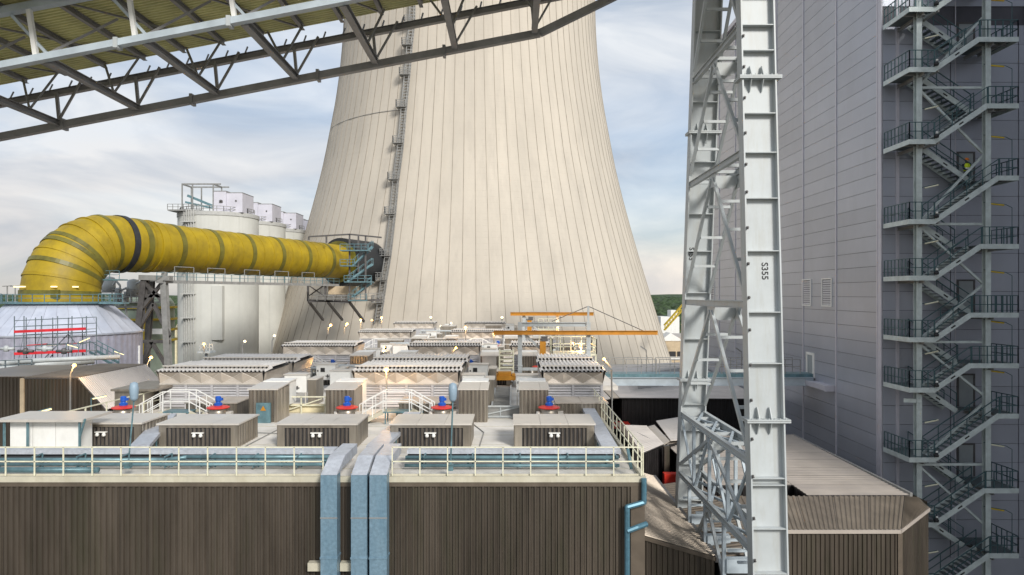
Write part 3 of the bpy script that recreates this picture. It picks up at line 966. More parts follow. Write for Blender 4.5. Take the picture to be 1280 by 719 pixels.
for k in range(9):
    yk = Yn(-9)+.6+(Yf_(-9)-Yn(-9)-1.2)*k/8
    member((XP[0]+.08,yk,-9.3),(XP[1]-.08,yk,-9.3), .1, .08, 'rung', m='steel_blue')

# ------------------------------------------------------------------ conveyor gallery overhead
SL = .1925
YA, YBg = 22.5, 28.2
def zA(X): return 10.77 + SL*X
gal = empty('conveyor_gallery', (-8, 25.3, 9.2), 'inclined steel conveyor gallery with corrugated underside crossing the top left', 'gallery')
GX0, GX1 = -44.0, 16.0
HS = 1.78
def gp(X, Y, dz=0.0): return Vector((X, Y, zA(X)+dz))
def gbeam(a, c, w, h, name, m, i=False):
    b = MB(); (b.ibeam(a, c, w, h, .02) if i else b.beam(a, c, w, h)); return b.build(name, M[m], gal)
gbeam(gp(GX0,YA), gp(14,YA), .26, .22, 'chord', 'steel_blue', False)
gbeam(gp(GX0,YA,HS), gp(GX1,YA,HS), .30, .22, 'chord', 'steel_blue')
gbeam(gp(GX0,YBg,-.2), gp(1.16,YBg,-.2), .26, .28, 'chord', 'gal_steel', False)
gbeam(gp(1.16,YBg,-.2), Vector((6.0,YBg,zA(1.16)-.2+4.84*.49)), .26, .28, 'chord', 'gal_steel', False)
gbeam(gp(GX0,YBg+.2,1.25), gp(GX1,YBg+.2,1.25), .24, .26, 'edge_beam', 'gal_steel', True)
for X in (-18.5,-13.2,-8.0,-2.8,):
    b = MB(); b.box(X-.06,X+.06,YBg-.2,YBg+.2,zA(X)-.42,zA(X)+.02); b.build('splice_collar', M['gal_steel'], gal)
for X in (-13.0, -9.3, -2.2):
    b = MB(); b.box(X-.07,X+.07,YA-.17,YA+.17,zA(X)-.18,zA(X)+.16); b.build('splice_collar', M['steel_white'], gal)
STEP = 3.27
nodes = [-15.43 + STEP*i for i in range(-8, 9)]
for X in nodes:
    if X > 12: continue
    b = MB(); b.beam(gp(X-.25,YA-.02,.1), gp(X-.48,YA-.02,HS-.1), .14, .14); b.build('hanger', M['white'], gal)
    if X < 2:
        gbeam(gp(X,YA+.15,-.02), gp(X,YBg-.1,-.12), .24, .24, 'cross_beam', 'gal_steel', True)
        ym = (YA+YBg)/2+1.1
        for dx in (-.9, .5):
            gbeam(gp(X,ym,0), gp(X+dx,ym+.9,HS-.15), .07, .07, 'brace', 'gal_steel')
        gbeam(gp(X,YBg,-.1), gp(X-.12,YBg,1.2), .11, .11, 'post', 'gal_steel')
        gbeam(gp(X,YA+.05,.1), gp(X+1.5,YA+1.6,HS-.15), .08, .08, 'brace', 'gal_steel')
        gbeam(gp(X+.1,YA+.05,.1), gp(X-1.1,YA+.05,HS-.15), .09, .09, 'brace', 'steel_blue')
        gbeam(gp(X,YBg-.05,0), gp(X+.9,YBg-.05,1.4), .08, .08, 'brace', 'gal_steel')
for i in range(-22, 20):
    X = -15.2 + 1.635*i
    if X > GX1: break
    gbeam(gp(X,YA-2.6,HS+.16), gp(X,YBg+.1,HS+.16), .16, .20, 'floor_beam', 'gal_steel', True)
for i in range(-11, 10):
    X = -15.2 + 3.27*i
    gbeam(gp(X,YA,HS+.12), gp(X+3.27,YBg,HS+.12), .08, .06, 'floor_brace', 'gal_steel')
# soffit sheets, ribs along the gallery
for k in range(9):
    y0 = YA - 2.6 + k*.95
    b = MB(); b.sheet(gp(GX0,y0,HS+.30), (0,.945,0), gp(GX1,y0)-gp(GX0,y0), .19, .05, .45, nrm=(0,0,-1))
    b.build('soffit_sheet', M['soffit'], gal)
b = MB()
for Y0, Y1, z0, z1 in ((YA-2.7,YBg+.35,.40,1.7),):
    b.prism([gp(GX0,Y0,z0+HS), gp(GX1,Y0,z0+HS), gp(GX1,Y0,z1+HS), gp(GX0,Y0,z1+HS)], (0,Y1-Y0,0))
b.build('gallery_housing', M['roof_pale'], gal)  # out of view, cut down low to lessen its shadow below
for i in range(44):
    X = -26 + i*.82
    if X > 8: break
    b = MB(); b.beam(gp(X,YBg+.28,1.2), gp(X+.12,YBg+.5,1.78), .05, .05); b.build('gutter_hook', M['gal_steel'], gal)

# ------------------------------------------------------------------ footbridge from the deck to the boiler house
fb = empty('footbridge', (14, 56, DZ-1), 'blue-grey footbridge from the roof deck to the violet building', 'footbridge')
b = MB(); b.box(4.6, WX-.1, 55.1, 56.6, DZ-.28, DZ-.02); b.build('walkway', M['pipe_teal'], fb)
b = MB(); b.ibeam((4.6,55.0,DZ-.62),(WX-.1,55.0,DZ-.62), .3, .66, .04); b.ibeam((4.6,56.6,DZ-.62),(WX-.1,56.6,DZ-.62), .3, .66, .04); b.build('girder', M['steel_blue'], fb)
for x0 in (4.7, 8.0, 11.9, 15.7, 19.6):
    x1 = x0 + (3.15 if x0 < 5 else 3.65)
    b = MB(); b.rail([(x0,55.05,DZ),(x1,55.05,DZ)], 1.15, 1.2, .025, 1); b.build('railing', M['steel_grey'], fb)
    b = MB(); b.rail([(x0,56.6,DZ),(x1,56.6,DZ)], 1.15, 1.2, .025, 1); b.build('railing', M['steel_grey'], fb)

# ------------------------------------------------------------------ low halls between the deck and the boiler house
def corr_wall(par, p, q, z0, z1, m='brown', name='wall_sheet', pitch=.22, depth=.05, sw=1.1):
    """corrugated wall from p to q (xy), ribs proud to the right of p->q, split in sheets"""
    p, q = Vector((*p,0)), Vector((*q,0))
    d = (q-p); Ln = d.length; d = d/Ln
    n = max(1, round(Ln/sw)); w = Ln/n
    nr = Vector((d.y, -d.x, 0))
    for i in range(n):
        a = p + d*(i*w)
        zt = (lambda t: z1) if not isinstance(z1, tuple) else (lambda t: z1[0]+(z1[1]-z1[0])*t)
        s = MB(); s.sheet((a.x,a.y,z0), d*(w-.01), (0,0,1), pitch, depth, .45, nrm=nr)
        m2 = len(s.v)//2
        for j in range(m2):
            x, y, z = s.v[j+m2]
            t = ((Vector((x,y,0))-p).dot(d))/Ln
            s.v[j+m2] = (x, y, zt(t))
        s.build(name, M[m], par)
def quad_roof(par, A, B, C, D, m, pitch=.22, depth=.045, n=4, name='roof_sheet', th=.06):
    """corrugated roof: A->B is the eave the profile runs along, A->D the slope (ribs)"""
    A, B, C, D = map(Vector, (A,B,C,D))
    nr = (B-A).cross(D-A).normalized()
    if nr.z < 0: nr = -nr
    for i in range(n):
        t0, t1 = i/n, (i+1)/n-.002
        a, b_ = A.lerp(B,t0), A.lerp(B,t1); d_, c_ = D.lerp(C,t0), D.lerp(C,t1)
        k = max(1, round((b_-a).length/pitch))
        s = MB(); prof = [(0,0)]
        for j in range(k):
            prof += [((j+.28)/k,0),((j+.4)/k,depth),((j+.72)/k,depth),((j+.84)/k,0)]
        prof.append((1,0)); mm = len(prof)
        vs = [a.lerp(b_,u)+nr*h for u,h in prof] + [d_.lerp(c_,u)+nr*h for u,h in prof]
        s.add(vs, [(j,j+1,j+1+mm,j+mm) for j in range(mm-1)])
        s.build(name, M[m], par)
    u = MB(); u.prism([A-nr*.02,B-nr*.02,C-nr*.02,D-nr*.02], -nr*th); u.build('roof_deck', M['steel_dark'], par)

# hip-roofed annex under the stairs
ax = empty('roofed_annex', (15.5, 35, GZ), 'brown annex with low corrugated hip roof under the escape stairs', 'building')
corr_wall(ax, (9.6,32.8), (18.55,32.8), GZ, -11.32)
corr_wall(ax, (18.6,32.85), (22.0,36.1), GZ, -11.32)
corr_wall(ax, (22.0,36.15), (22.0,52), GZ, -11.0)
quad_roof(ax, (9.5,32.72,-11.30), (18.65,32.72,-11.30), (21.3,37.0,-10.95), (9.5,37.0,-10.95), 'roof', n=6)
quad_roof(ax, (18.65,32.72,-11.30), (22.08,36.1,-11.30), (21.95,36.9,-11.0), (21.3,37.0,-10.95), 'roof', n=2)
b = MB(); b.box(9.5,18.62,32.66,32.76,-11.46,-11.29); b.beam((18.63,32.72,-11.375),(22.08,36.1,-11.375),.09,.17); b.build('eaves_trim', M['roof_pale'], ax)
b = MB(); b.box(18.5,18.72,32.7,32.79,GZ,-11.47); b.build('corner_trim', M['brown_trim'], ax)
# flat pale hall behind the annex
fh = empty('flat_roofed_hall', (17.5, 45, GZ), 'hall with pale flat sheet roof beside the violet wall, behind the brown annex', 'building')
corr_wall(fh, (15.95,37.02), (21.45,37.02), GZ, -10.92, 'black_clad')
corr_wall(fh, (15.95,38.5), (15.95,37.02), -14, -10.92, 'black_clad')
quad_roof(fh, (16.0,37.0,-10.88), (16.0,52.6,-10.80), (21.6,52.6,-10.80), (21.6,37.0,-10.88), 'roof_pale', pitch=.35, depth=.02, n=8)
quad_roof(fh, (11.2,39.0,-10.9), (11.2,52.6,-10.82), (15.98,52.6,-10.80), (15.98,39.0,-10.88), 'roof_pale', pitch=.35, depth=.02, n=7)
corr_wall(fh, (11.2,39.0), (15.9,39.0), -14, -10.95, 'black_clad')
b = MB(); b.box(21.58,21.72,37,52.6,-10.98,-10.76); b.build('gutter', M['steel_grey'], fh)
b = MB(); b.box(11.4,21.5,39.1,52.4,GZ,-11.0); b.build('core', M['black_clad'], fh)
# monopitch lean-to beside the deck building
lt = empty('lean_to', (6.2, 30, GZ), 'brown lean-to with streaked sloping roof at the corner of the plant building', 'building')
corr_wall(lt, (4.62,26.0), (7.72,26.0), GZ, (-9.12,-10.0))
quad_roof(lt, (4.62,25.95,-9.06), (4.62,37.5,-9.06), (7.75,37.5,-9.98), (7.75,25.95,-9.98), 'roof', n=8, pitch=.2)
b = MB(); b.box(7.72,7.9,25.9,37.5,-10.18,-9.94); b.build('gutter', M['steel_dark'], lt)
b = MB(); b.prism([(4.62,25.9,-9.22),(7.75,25.9,-10.14),(7.75,25.9,-9.99),(4.62,25.9,-9.07)], (0,.04,0)); b.build('verge_trim', M['brown_trim'], lt)
b = MB(); b.box(4.65,7.7,26.1,37.4,GZ,-10.3); b.build('core', M['dark'], lt)
l2 = empty('valley_roof', (8.8, 30, GZ), 'dark corrugated roof strip beyond the gutter, under the trestle', 'building')
quad_roof(l2, (7.93,25.9,-10.1), (9.7,25.9,-9.85), (9.7,36,-9.85), (7.93,36,-10.1), 'roof', n=2, pitch=.3)
l2b = MB(); 
quad_roof(l2, (7.93,36,-10.02), (7.93,25.9,-10.02), (9.7,25.9,-9.78), (9.7,36,-9.78), 'brown_trim', n=8, pitch=.28)
b = MB(); b.box(7.95,9.65,26.1,35.9,GZ,-10.25); b.build('core', M['dark'], l2)
# hall with folded pale roof
fo = empty('folded_roof_hall', (9.9, 50, GZ), 'black-walled hall with folded pale roof between the deck and the trestle', 'building')
A = P(779,531,55); B_ = P(802,567,45); C_ = P(830,555,47.5); D_ = P(808,532,56)
def q3(par, pts, m, name, th=.08):
    s = MB(); pts = [Vector(p) for p in pts]; s.prism([p - Vector((0,0,th)) for p in pts], (0,0,th)); return s.build(name, M[m], par)
quad_roof(fo, A, B_, C_, D_, 'roof_lightened', pitch=.5, depth=.03, n=4)
q3(fo, [P(766,524,50), P(779,531,55.1), P(802.3,567.3,44.9), P(791,557,42)], 'brown_trim', 'roof_slope')
q3(fo, [P(810,533,56), P(818,531,57), P(837,551,48.5), P(829.5,555.5,47.5)], 'hood', 'ridge_cap')
q3(fo, [P(820,526,60), P(857,520,62), P(857,549,50), P(838,550,49)], 'roof_lightened', 'roof_slope')
def wall_to(par, a, c, m='black_clad', zb=GZ):
    corr_wall(par, (a.x,a.y), (c.x,c.y), zb, (a.z-.09, c.z-.09), m, pitch=.3)
wall_to(fo, P(791,557,42.1), P(802.3,567.3,45.0)); wall_to(fo, P(802.3,567.3,45.02), P(829.5,555.5,47.6)); wall_to(fo, P(829.5,555.5,47.6), P(857,549,50.1))
b = MB(); b.beam(P(833,557,46.6), P(833,606,46.6), .35, .35); b.build('corner_post', M['brown'], fo)
b = MB(); c = P(836,598,45.5); b.box(c.x-.35,c.x+.6,c.y-.3,c.y+.3,c.z-.9,c.z+.35); b.build('red_box', M['red'], fo)
# far hall beyond the footbridge
fa = empty('far_hall', (16, 72, GZ), 'black-walled hall with pale roof seen under the footbridge', 'building')
HA = -10.0
quad_roof(fa, (10.4,66,HA), (10.4,92,HA+.25), (24.2,92,HA+.9), (24.2,66,HA-.1), 'roof_lightened', pitch=.6, depth=.04, n=5)
corr_wall(fa, (10.7,66.3), (24.2,66.3), GZ, HA-.15, 'black_clad', pitch=.4)
corr_wall(fa, (10.7,92), (10.7,66.3), GZ, HA-.15, 'black_clad', pitch=.4)
q3(fa, [(9.7,66.5,HA-.1),(10.35,66,HA),(10.35,80,HA+.3),(9.5,80,HA+.1)], 'hood', 'ridge_cap')
q3(fa, [(5.2,63,HA-.3),(9.6,66.5,HA-.12),(9.4,80,HA+.1),(5.2,80,HA+.2)], 'roof_lightened', 'roof_slope')
corr_wall(fa, (5.2,63.2), (9.6,66.6), GZ, (HA-.42,HA-.25), 'black_clad', pitch=.4)
b = MB(); b.box(10.9,24.0,66.6,91.5,GZ,HA-.4); b.prism([(5.4,63.8,GZ),(9.7,67.2,GZ),(9.7,79,GZ),(5.4,79,GZ)], (0,0,HA-.6-GZ)); b.build('core', M['black_clad'], fa)
b = MB(); b.box(9.7,11.2,64.6,66.0,HA-2.7,HA-2.3); b.build('red_floor', M['red'], fa)
# ------------------------------------------------------------------ yellow flue gas duct
HD = Vector((22.3, 53.0, 0)).normalized()
SIDE = Vector((HD.y, -HD.x, 0))
E_END = Vector((-54.5, 93.0, 6.9)); ER = 7.0
RIS = E_END - HD*ER
yd = empty('flue_gas_duct', (RIS.x, RIS.y, -.95), 'fat yellow flue gas duct bending from the conical tank to the cooling tower', 'duct')
def elbow_pt(a):
    c = Vector((RIS.x, RIS.y, E_END.z-ER)) + HD*ER
    return c - HD*(ER*math.cos(a)) + Vector((0,0,ER*math.sin(a))), (HD*math.sin(a) + Vector((0,0,math.cos(a))))
def ring_(c, t, r, n=56):
    nn = SIDE.cross(t).normalized()
    return [c + SIDE*(math.cos(2*math.pi*i/n)*r) + nn*(math.sin(2*math.pi*i/n)*r) for i in range(n)]
def section(stations, name, m, par=yd, smooth=True, n=56):
    mb = MB(); vs = []
    for c, t, r in stations: vs += ring_(c, t, r, n)
    fs = []
    for k in range(len(stations)-1):
        for i in range(n):
            j = (i+1) % n
            fs.append((k*n+i, k*n+j, (k+1)*n+j, (k+1)*n+i))
    mb.add(vs, fs)
    o = mb.build(name, M[m], par, smooth=smooth)
    return o
UP = Vector((0,0,1))
def band(c, t, r, w=.5, h=.12, m='band', name='band'):
    section([(c-t*(w/2), t, r-.05), (c-t*(w/2), t, r+h), (c+t*(w/2), t, r+h), (c+t*(w/2), t, r-.05)], name, m, smooth=False)
rb = Vector((RIS.x, RIS.y, -.95))
section([(rb, UP, 4.4), (elbow_pt(0)[0], UP, 4.4)], 'duct_section', 'yellow')
NA = 6
def er(a): return 4.4 - .55*(a/(math.pi/2))
for k in range(NA):
    a0, a1 = math.pi/2*k/NA, math.pi/2*(k+1)/NA
    c0, t0 = elbow_pt(a0); c1, t1 = elbow_pt(a1)
    section([(c0,t0,er(a0)), (c1,t1,er(a1))], 'duct_section', 'yellow')
for q in (.02, .27, .45, .50, .86):
    c, t = elbow_pt(math.pi/2*q); band(c, t, er(math.pi/2*q)-.05, .55, .10, 'band')
for q in (.15, .36, .62, .75):
    c, t = elbow_pt(math.pi/2*q); band(c, t, er(math.pi/2*q)-.05, .2, .11, 'yellow', 'stiffener_ring')
TL = 57.5
def spt(L): return E_END + HD*L + Vector((0,0,-.34*L/TL))
def sr(L): return 3.85 - .35*min(1, L/11.0) - .1*(L/TL)
bands = [.9, 3.2, 8.9, 15.9, 22.9, 29.9, 36.9, 43.9]
cuts = [0] + bands + [51.0]
for L0, L1 in zip(cuts[:-1], cuts[1:]):
    st_ = []
    nseg = 5
    for i in range(nseg+1):
        Lq = L0+(L1-L0)*i/nseg
        st_.append((spt(Lq), HD, sr(Lq)))
    section(st_, 'duct_section', 'yellow')
for i, Lq in enumerate(bands):
    if i == 0:
        band(spt(Lq), HD, sr(Lq), .85, .16, 'rubber', 'expansion_joint')
    else:
        band(spt(Lq), HD, sr(Lq), .85, .07, 'band')
    if i > 1:
        for w_ in (2.4, 4.7): band(spt(Lq-w_), HD, sr(Lq-w_), .16, .05, 'yellow', 'stiffener_ring')
band(spt(5.2), HD, sr(6.2), .3, .16, 'yellow', 'stiffener_ring')
c = RIS
for dx, dy in ((-1.7,-3.9),(1.9,-3.6),(3.6,-2.2),(-3.3,-2.6)):
    b = MB(); b.box(c.x+dx-.35,c.x+dx+.35,c.y+dy-.62,c.y+dy-.45,2.05-1.2,2.2-1.2); b.build('duct_lamp', M['tube'], yd)
b = MB(); b.box(c.x+1.6,c.x+2.5,c.y-4.35,c.y-3.9,-.35,.55); b.build('inspection_hatch', M['band'], yd)

# collar where the duct enters the tower
co = empty('tower_duct_collar', spt(50)-Vector((0,0,5)), 'black collar where the yellow duct enters the cooling tower', 'duct collar')
def tube_sec(L0, L1, r0, r1, name, m):
    o = section([(spt(L0),HD,r0),(spt(L0),HD,r1),(spt(L1),HD,r1)], name, m, par=co, smooth=False)
tube_sec(50.0, 60, 3.4, 4.9, 'collar_ring', 'rubber')
tube_sec(49.3, 50.1, 3.4, 4.2, 'seal_ring', 'band')

# service platform with stairs at the duct mouth
sp = empty('duct_platform', spt(45)+SIDE*5-Vector((0,0,8)), 'steel service platform and small stairs round the duct mouth on the tower', 'platform')
YP = 129.0
def bm_(pts, w, par, m='steel_dark', name='frame'):
    b = MB()
    for a, c_ in pts: b.beam(a, c_, w, w)
    return b.build(name, M[m], par)
top = [(P(386,296,YP),P(437,293,YP)), (P(437,293,YP),P(477,297,YP)), (P(386,296,YP),P(386,300,YP)), (P(408,296,YP),P(408,304,YP)), (P(437,293,YP),P(437,378,YP)), (P(457,295,YP),P(457,375,YP)), (P(448,295,YP),P(448,340,YP))]
bm_(top, .28, sp, 'steel_dark', 'canopy_frame')
bm_([(P(385,357,YP),P(385,377,YP)), (P(407,357,YP),P(407,375,YP)), (P(385,377,YP),P(478,375,YP)), (P(385,375,YP),P(437,378,YP))], .35, sp, 'steel_dark', 'platform_beam')
bm_([(P(386,377,YP),P(404,400,YP+7)), (P(410,378,YP),P(428,400,YP+7)), (P(437,378,YP),P(455,402,YP+7))], .4, sp, 'steel_dark', 'strut')
bm_([(P(386,357,YP),P(405,370,YP)),(P(386,370,YP),P(405,357,YP))], .2, sp, 'steel_dark', 'brace')
for (xa,ya),(xb,yb) in (((434,352),(465,330)),((441,332),(465,308)),((440,371),(463,354))):
    b = MB(); a, c_ = P(xa,ya,YP-1), P(xb,yb,YP+1)
    for o in (Vector((0,0,0)), Vector((0,1.2,0))):
        b.beam(a+o, c_+o, .12, .3); b.beam(a+o+UP*1.1, c_+o+UP*1.1, .08, .08)
        for i in range(5): q = a.lerp(c_, i/4)+o; b.beam(q, q+UP*1.1, .08, .08)
    f = b.build('stair_flight', M['pipe_teal'], sp)
for (x0,x1,y) in ((427,462,313),(427,445,332),(432,466,352),(437,460,375)):
    b = MB(); a, c_ = P(x0,y,YP), P(x1,y,YP); b.box(a.x,c_.x,YP-1.2,YP+1.2,a.z-.2,a.z); b.rail([(a.x,YP-1.2,a.z),(c_.x,YP-1.2,a.z)], 1.1, 1.2, .05, 1)
    b.build('landing', M['pipe_teal'], sp)
b = MB(); a, c_ = P(412,370,YP+3), P(446,358,YP+3); b.box(a.x,c_.x,YP+2,YP+5,a.z+.3,c_.z); b.build('duct_saddle', M['brick_bg'], sp)
b = MB(); b.rail([P(386,376,YP-.3),P(437,377,YP-.3)], 1.1, 1.6, .05, 1); b.build('railing', M['steel_grey'], sp)
b = MB(); b.rail([P(457,374,YP-.3),P(478,374,YP-.3)], 1.1, 1.6, .05, 1); b.build('railing', M['steel_grey'], sp)

# walkway below the duct
wk = empty('duct_walkway', spt(20)+SIDE*4.5-Vector((0,0,5)), 'narrow railed walkway running under the yellow duct', 'walkway')
def wp(L, o, z): 
    q = E_END + HD*L + SIDE*(3.2+o); q.z = z; return q
for k in range(8):
    L0 = 3.5 + k*5.1; L1 = L0 + 5.0
    b = MB(); b.beam(wp(L0,.4,1.9-.0), wp(L1,.4,1.9), 1.3, .18); b.beam(wp(L0,1.0,1.72), wp(L1,1.0,1.72), .12, .34); b.build('walkway_section', M['steel_grey'], wk)
    r = MB(); r.rail([wp(L0,1.05,2.0), wp(L1,1.05,2.0)], 1.05, 1.6, .035, 1); r.build('railing', M['pipe_teal'], wk)
for k in (7.5, 13.5, 21, 28, 35):
    b = MB(); a, c_ = wp(k,-.2,2.0), wp(k+3.4,-.2,2.0); b.beam(a,a+UP*2.0,.1,.1); b.beam(c_,c_+UP*2.0,.1,.1); b.beam(a+UP*2.0,c_+UP*2.0,.1,.1); b.build('hoop', M['steel_grey'], wk)
b = MB(); a = wp(-2.5,.3,1.95); b.box(a.x-2.3,a.x+1.4,a.y-1.0,a.y+1.0,1.8,1.98); b.rail([(a.x-2.3,a.y+1,2),(a.x-2.3,a.y-1,2),(a.x+1.4,a.y-1,2)], 1.05, 1.2, .035, 1); b.build('end_platform', M['pipe_teal'], wk)

# A-frame pylon below the duct
YPY = 96.0
py = empty('duct_pylon', P(190,690,YPY), 'dark braced steel pylon holding up the yellow duct', 'pylon')
for nm, a, c_, w, m in (('leg',P(181,349,YPY),P(163,500,YPY),.8,'steel_dark'),('leg',P(205,351,YPY),P(216,560,YPY),.8,'steel_grey'),('leg',P(190,349,YPY+5),P(180,500,YPY+5),.7,'steel_dark')):
    b = MB(); b.ibeam(a, c_, w, w, .12, up=(0,1,0)); b.build(nm, M[m], py)
for a, c_ in ((P(180,352,YPY),P(205,378,YPY)),(P(204,352,YPY),P(178,385,YPY)),(P(192,380,YPY),P(168,420,YPY)),(P(192,380,YPY),P(212,420,YPY)),(P(190,428,YPY),P(176,456,YPY)),(P(190,428,YPY),P(207,456,YPY)),(P(170,427,YPY),P(212,427,YPY)),(P(174,370,YPY),P(206,370,YPY))):
    b = MB(); b.beam(a, c_, .45, .45); b.build('brace', M['steel_dark'], py)
b = MB(); b.beam(P(176,347,YPY),P(214,348,YPY),1.2,.7); b.beam(P(205,348,YPY),P(206,340,YPY),.6,.6); b.build('saddle', M['steel_grey'], py)

# ------------------------------------------------------------------ conical absorber tank
ab = empty('conical_tank', (RIS.x, RIS.y, GZ), 'silver conical tank roof below the yellow elbow', 'tank')
n = 36
for i in range(n):
    a0, a1 = 2*math.pi*i/n, 2*math.pi*(i+1)/n - .004
    s = MB(); s.add([(RIS.x+r*math.cos(a), RIS.y+r*math.sin(a), z) for r, z, a in ((5.5,-1.0,a0),(5.5,-1.0,a1),(9.25,-4.75,a1),(9.25,-4.75,a0))], [(0,3,2,1)])
    if math.sin((a0+a1)/2) < .3: s.build('roof_segment', M['cone'], ab)
s = MB(); s.lathe((RIS.x,RIS.y,0), [(5.45,-1.05),(9.2,-4.82)], 72, cap=False); s.build('roof_cone', M['tankwall'], ab, smooth=True)
s = MB(); vs = []; nn = 240
for zz_ in (-4.78, GZ):
    for i in range(nn):
        a = 2*math.pi*i/nn; r = 9.1 + (.05 if (i//2) % 2 else 0); vs.append((RIS.x+r*math.cos(a), RIS.y+r*math.sin(a), zz_))
s.add(vs, [(i, (i+1) % nn, (i+1) % nn+nn, i+nn) for i in range(nn)]); s.build('wall', M['tankwall'], ab)
s = MB(); s.lathe((RIS.x,RIS.y,0), [(9.3,-4.9),(9.34,-4.7),(9.2,-4.66)], 72, cap=False); s.build('eaves_ring', M['cone'], ab)
s = MB(); s.lathe((RIS.x,RIS.y,0), [(4.5,-1.15),(6.2,-1.15),(6.2,-.92),(4.5,-.92)], 48, cap=False)
for i in range(30):
    a = 2*math.pi*i/30; q = Vector((RIS.x+6.1*math.cos(a), RIS.y+6.1*math.sin(a), -.95)); s.beam(q, q+UP*.95, .07, .07)
    a2 = 2*math.pi*(i+1)/30; q2 = Vector((RIS.x+6.1*math.cos(a2), RIS.y+6.1*math.sin(a2), -.95)); s.beam(q+UP*.95, q2+UP*.95, .07, .07); s.beam(q+UP*.5, q2+UP*.5, .06, .06)
s.build('ring_platform', M['pipe_teal'], ab)
s = MB(); s.box(-80,RIS.x-6,84.5,86.5,-1.2,-.98); s.rail([(-80,84.5,-1),(RIS.x-6,84.5,-1)], 1.05, 1.5, .04, 1); s.box(RIS.x+6,RIS.x+9,84.5,86,-1.2,-.98); s.rail([(RIS.x+6,84.5,-1),(RIS.x+9,84.5,-1)], 1.05, 1.5, .04, 1); s.build('access_walkway', M['pipe_teal'], ab)

# green tank with yellow hoops and pipework beyond
gt = empty('green_tank', (-61.5, 118, GZ), 'pale green tank with yellow hoops and pipes behind the dark pylon', 'tank')
s = MB(); s.lathe((-63.3,118,0), [(4.5,GZ),(4.5,-1.6),(3.8,-.6),(.01,-.2)], 48, cap=False); s.build('shell', M['greentank'], gt, smooth=True)
for z in (-2.4,-4.4,-6.2,-8.0):
    s = MB(); s.lathe((-63.3,118,0), [(4.5,z),(4.95,z),(4.95,z+.35),(4.5,z+.35)], 48, cap=False); s.build('hoop', M['yel_rail'], gt)
s = MB(); s.beam(P(178,378,112.8),P(178,450,112.8),.9,.5); s.build('ladder_cage', M['yel_rail'], gt)
s = MB(); s.box(-67,-57,112.6,114,-1.4,-1.2); s.rail([(-67,112.6,-1.2),(-57,112.6,-1.2)], 1.2, 1.2, .05, 2); s.build('platform', M['steel_grey'], gt)
q = P(197,415,113.2); s = MB(); s.box(q.x-.9,q.x+.9,q.y-.1,q.y+.1,-6.6,-5.7); s.build('notice_plate', M['white'], gt)
vv = empty('pipe_vessels', P(150,380,104), 'small silver vessels and bent pipes left of the dark pylon', 'vessels')
for (x,y0,y1,r) in ((136,350,366,.95),(167,353,372,.9),(148,362,380,.5),(158,366,380,.35)):
    s = MB(); a, c_ = P(x,y1,104), P(x,y0,104); s.tube(a, c_, r, 16); s.lathe(c_, [(r,0),(r*.8,r*.4),(.01,r*.6)], 16, cap=False); s.build('vessel', M['steel_white'], vv, smooth=True)
for pts in ([(141,357),(145,351),(150,357),(150,376)],[(150,364),(158,360),(164,366),(164,378)],[(142,382),(143,375),(151,371),(156,376),(160,405)],[(146,378),(145,392),(152,404)],[(170,355),(176,352),(181,358),(182,370)]):
    s = MB(); s.path([P(x,y,103) for x,y in pts], .16, 6); s.build('bent_pipe', M['steel_white'], vv)
s = MB(); s.beam(P(140,371,103),P(186,371,103),.4,.25); s.beam(P(134,384,103),P(186,384,103),.5,.3); s.rail([P(140,371,102.8),P(186,371,102.8)],1.1,1.2,.05,2); s.build('pipe_rack', M['steel_grey'], vv)
s = MB(); a = P(222,448,150); s.lathe((a.x,150,GZ), [(13,0),(7,14),(.1,29.5)], 14, cap=False)
solo(s, 'gypsum_heap', M['sandpile'], (a.x,150,GZ), 'pale yellow heap seen between pylon and silo', 'heap')

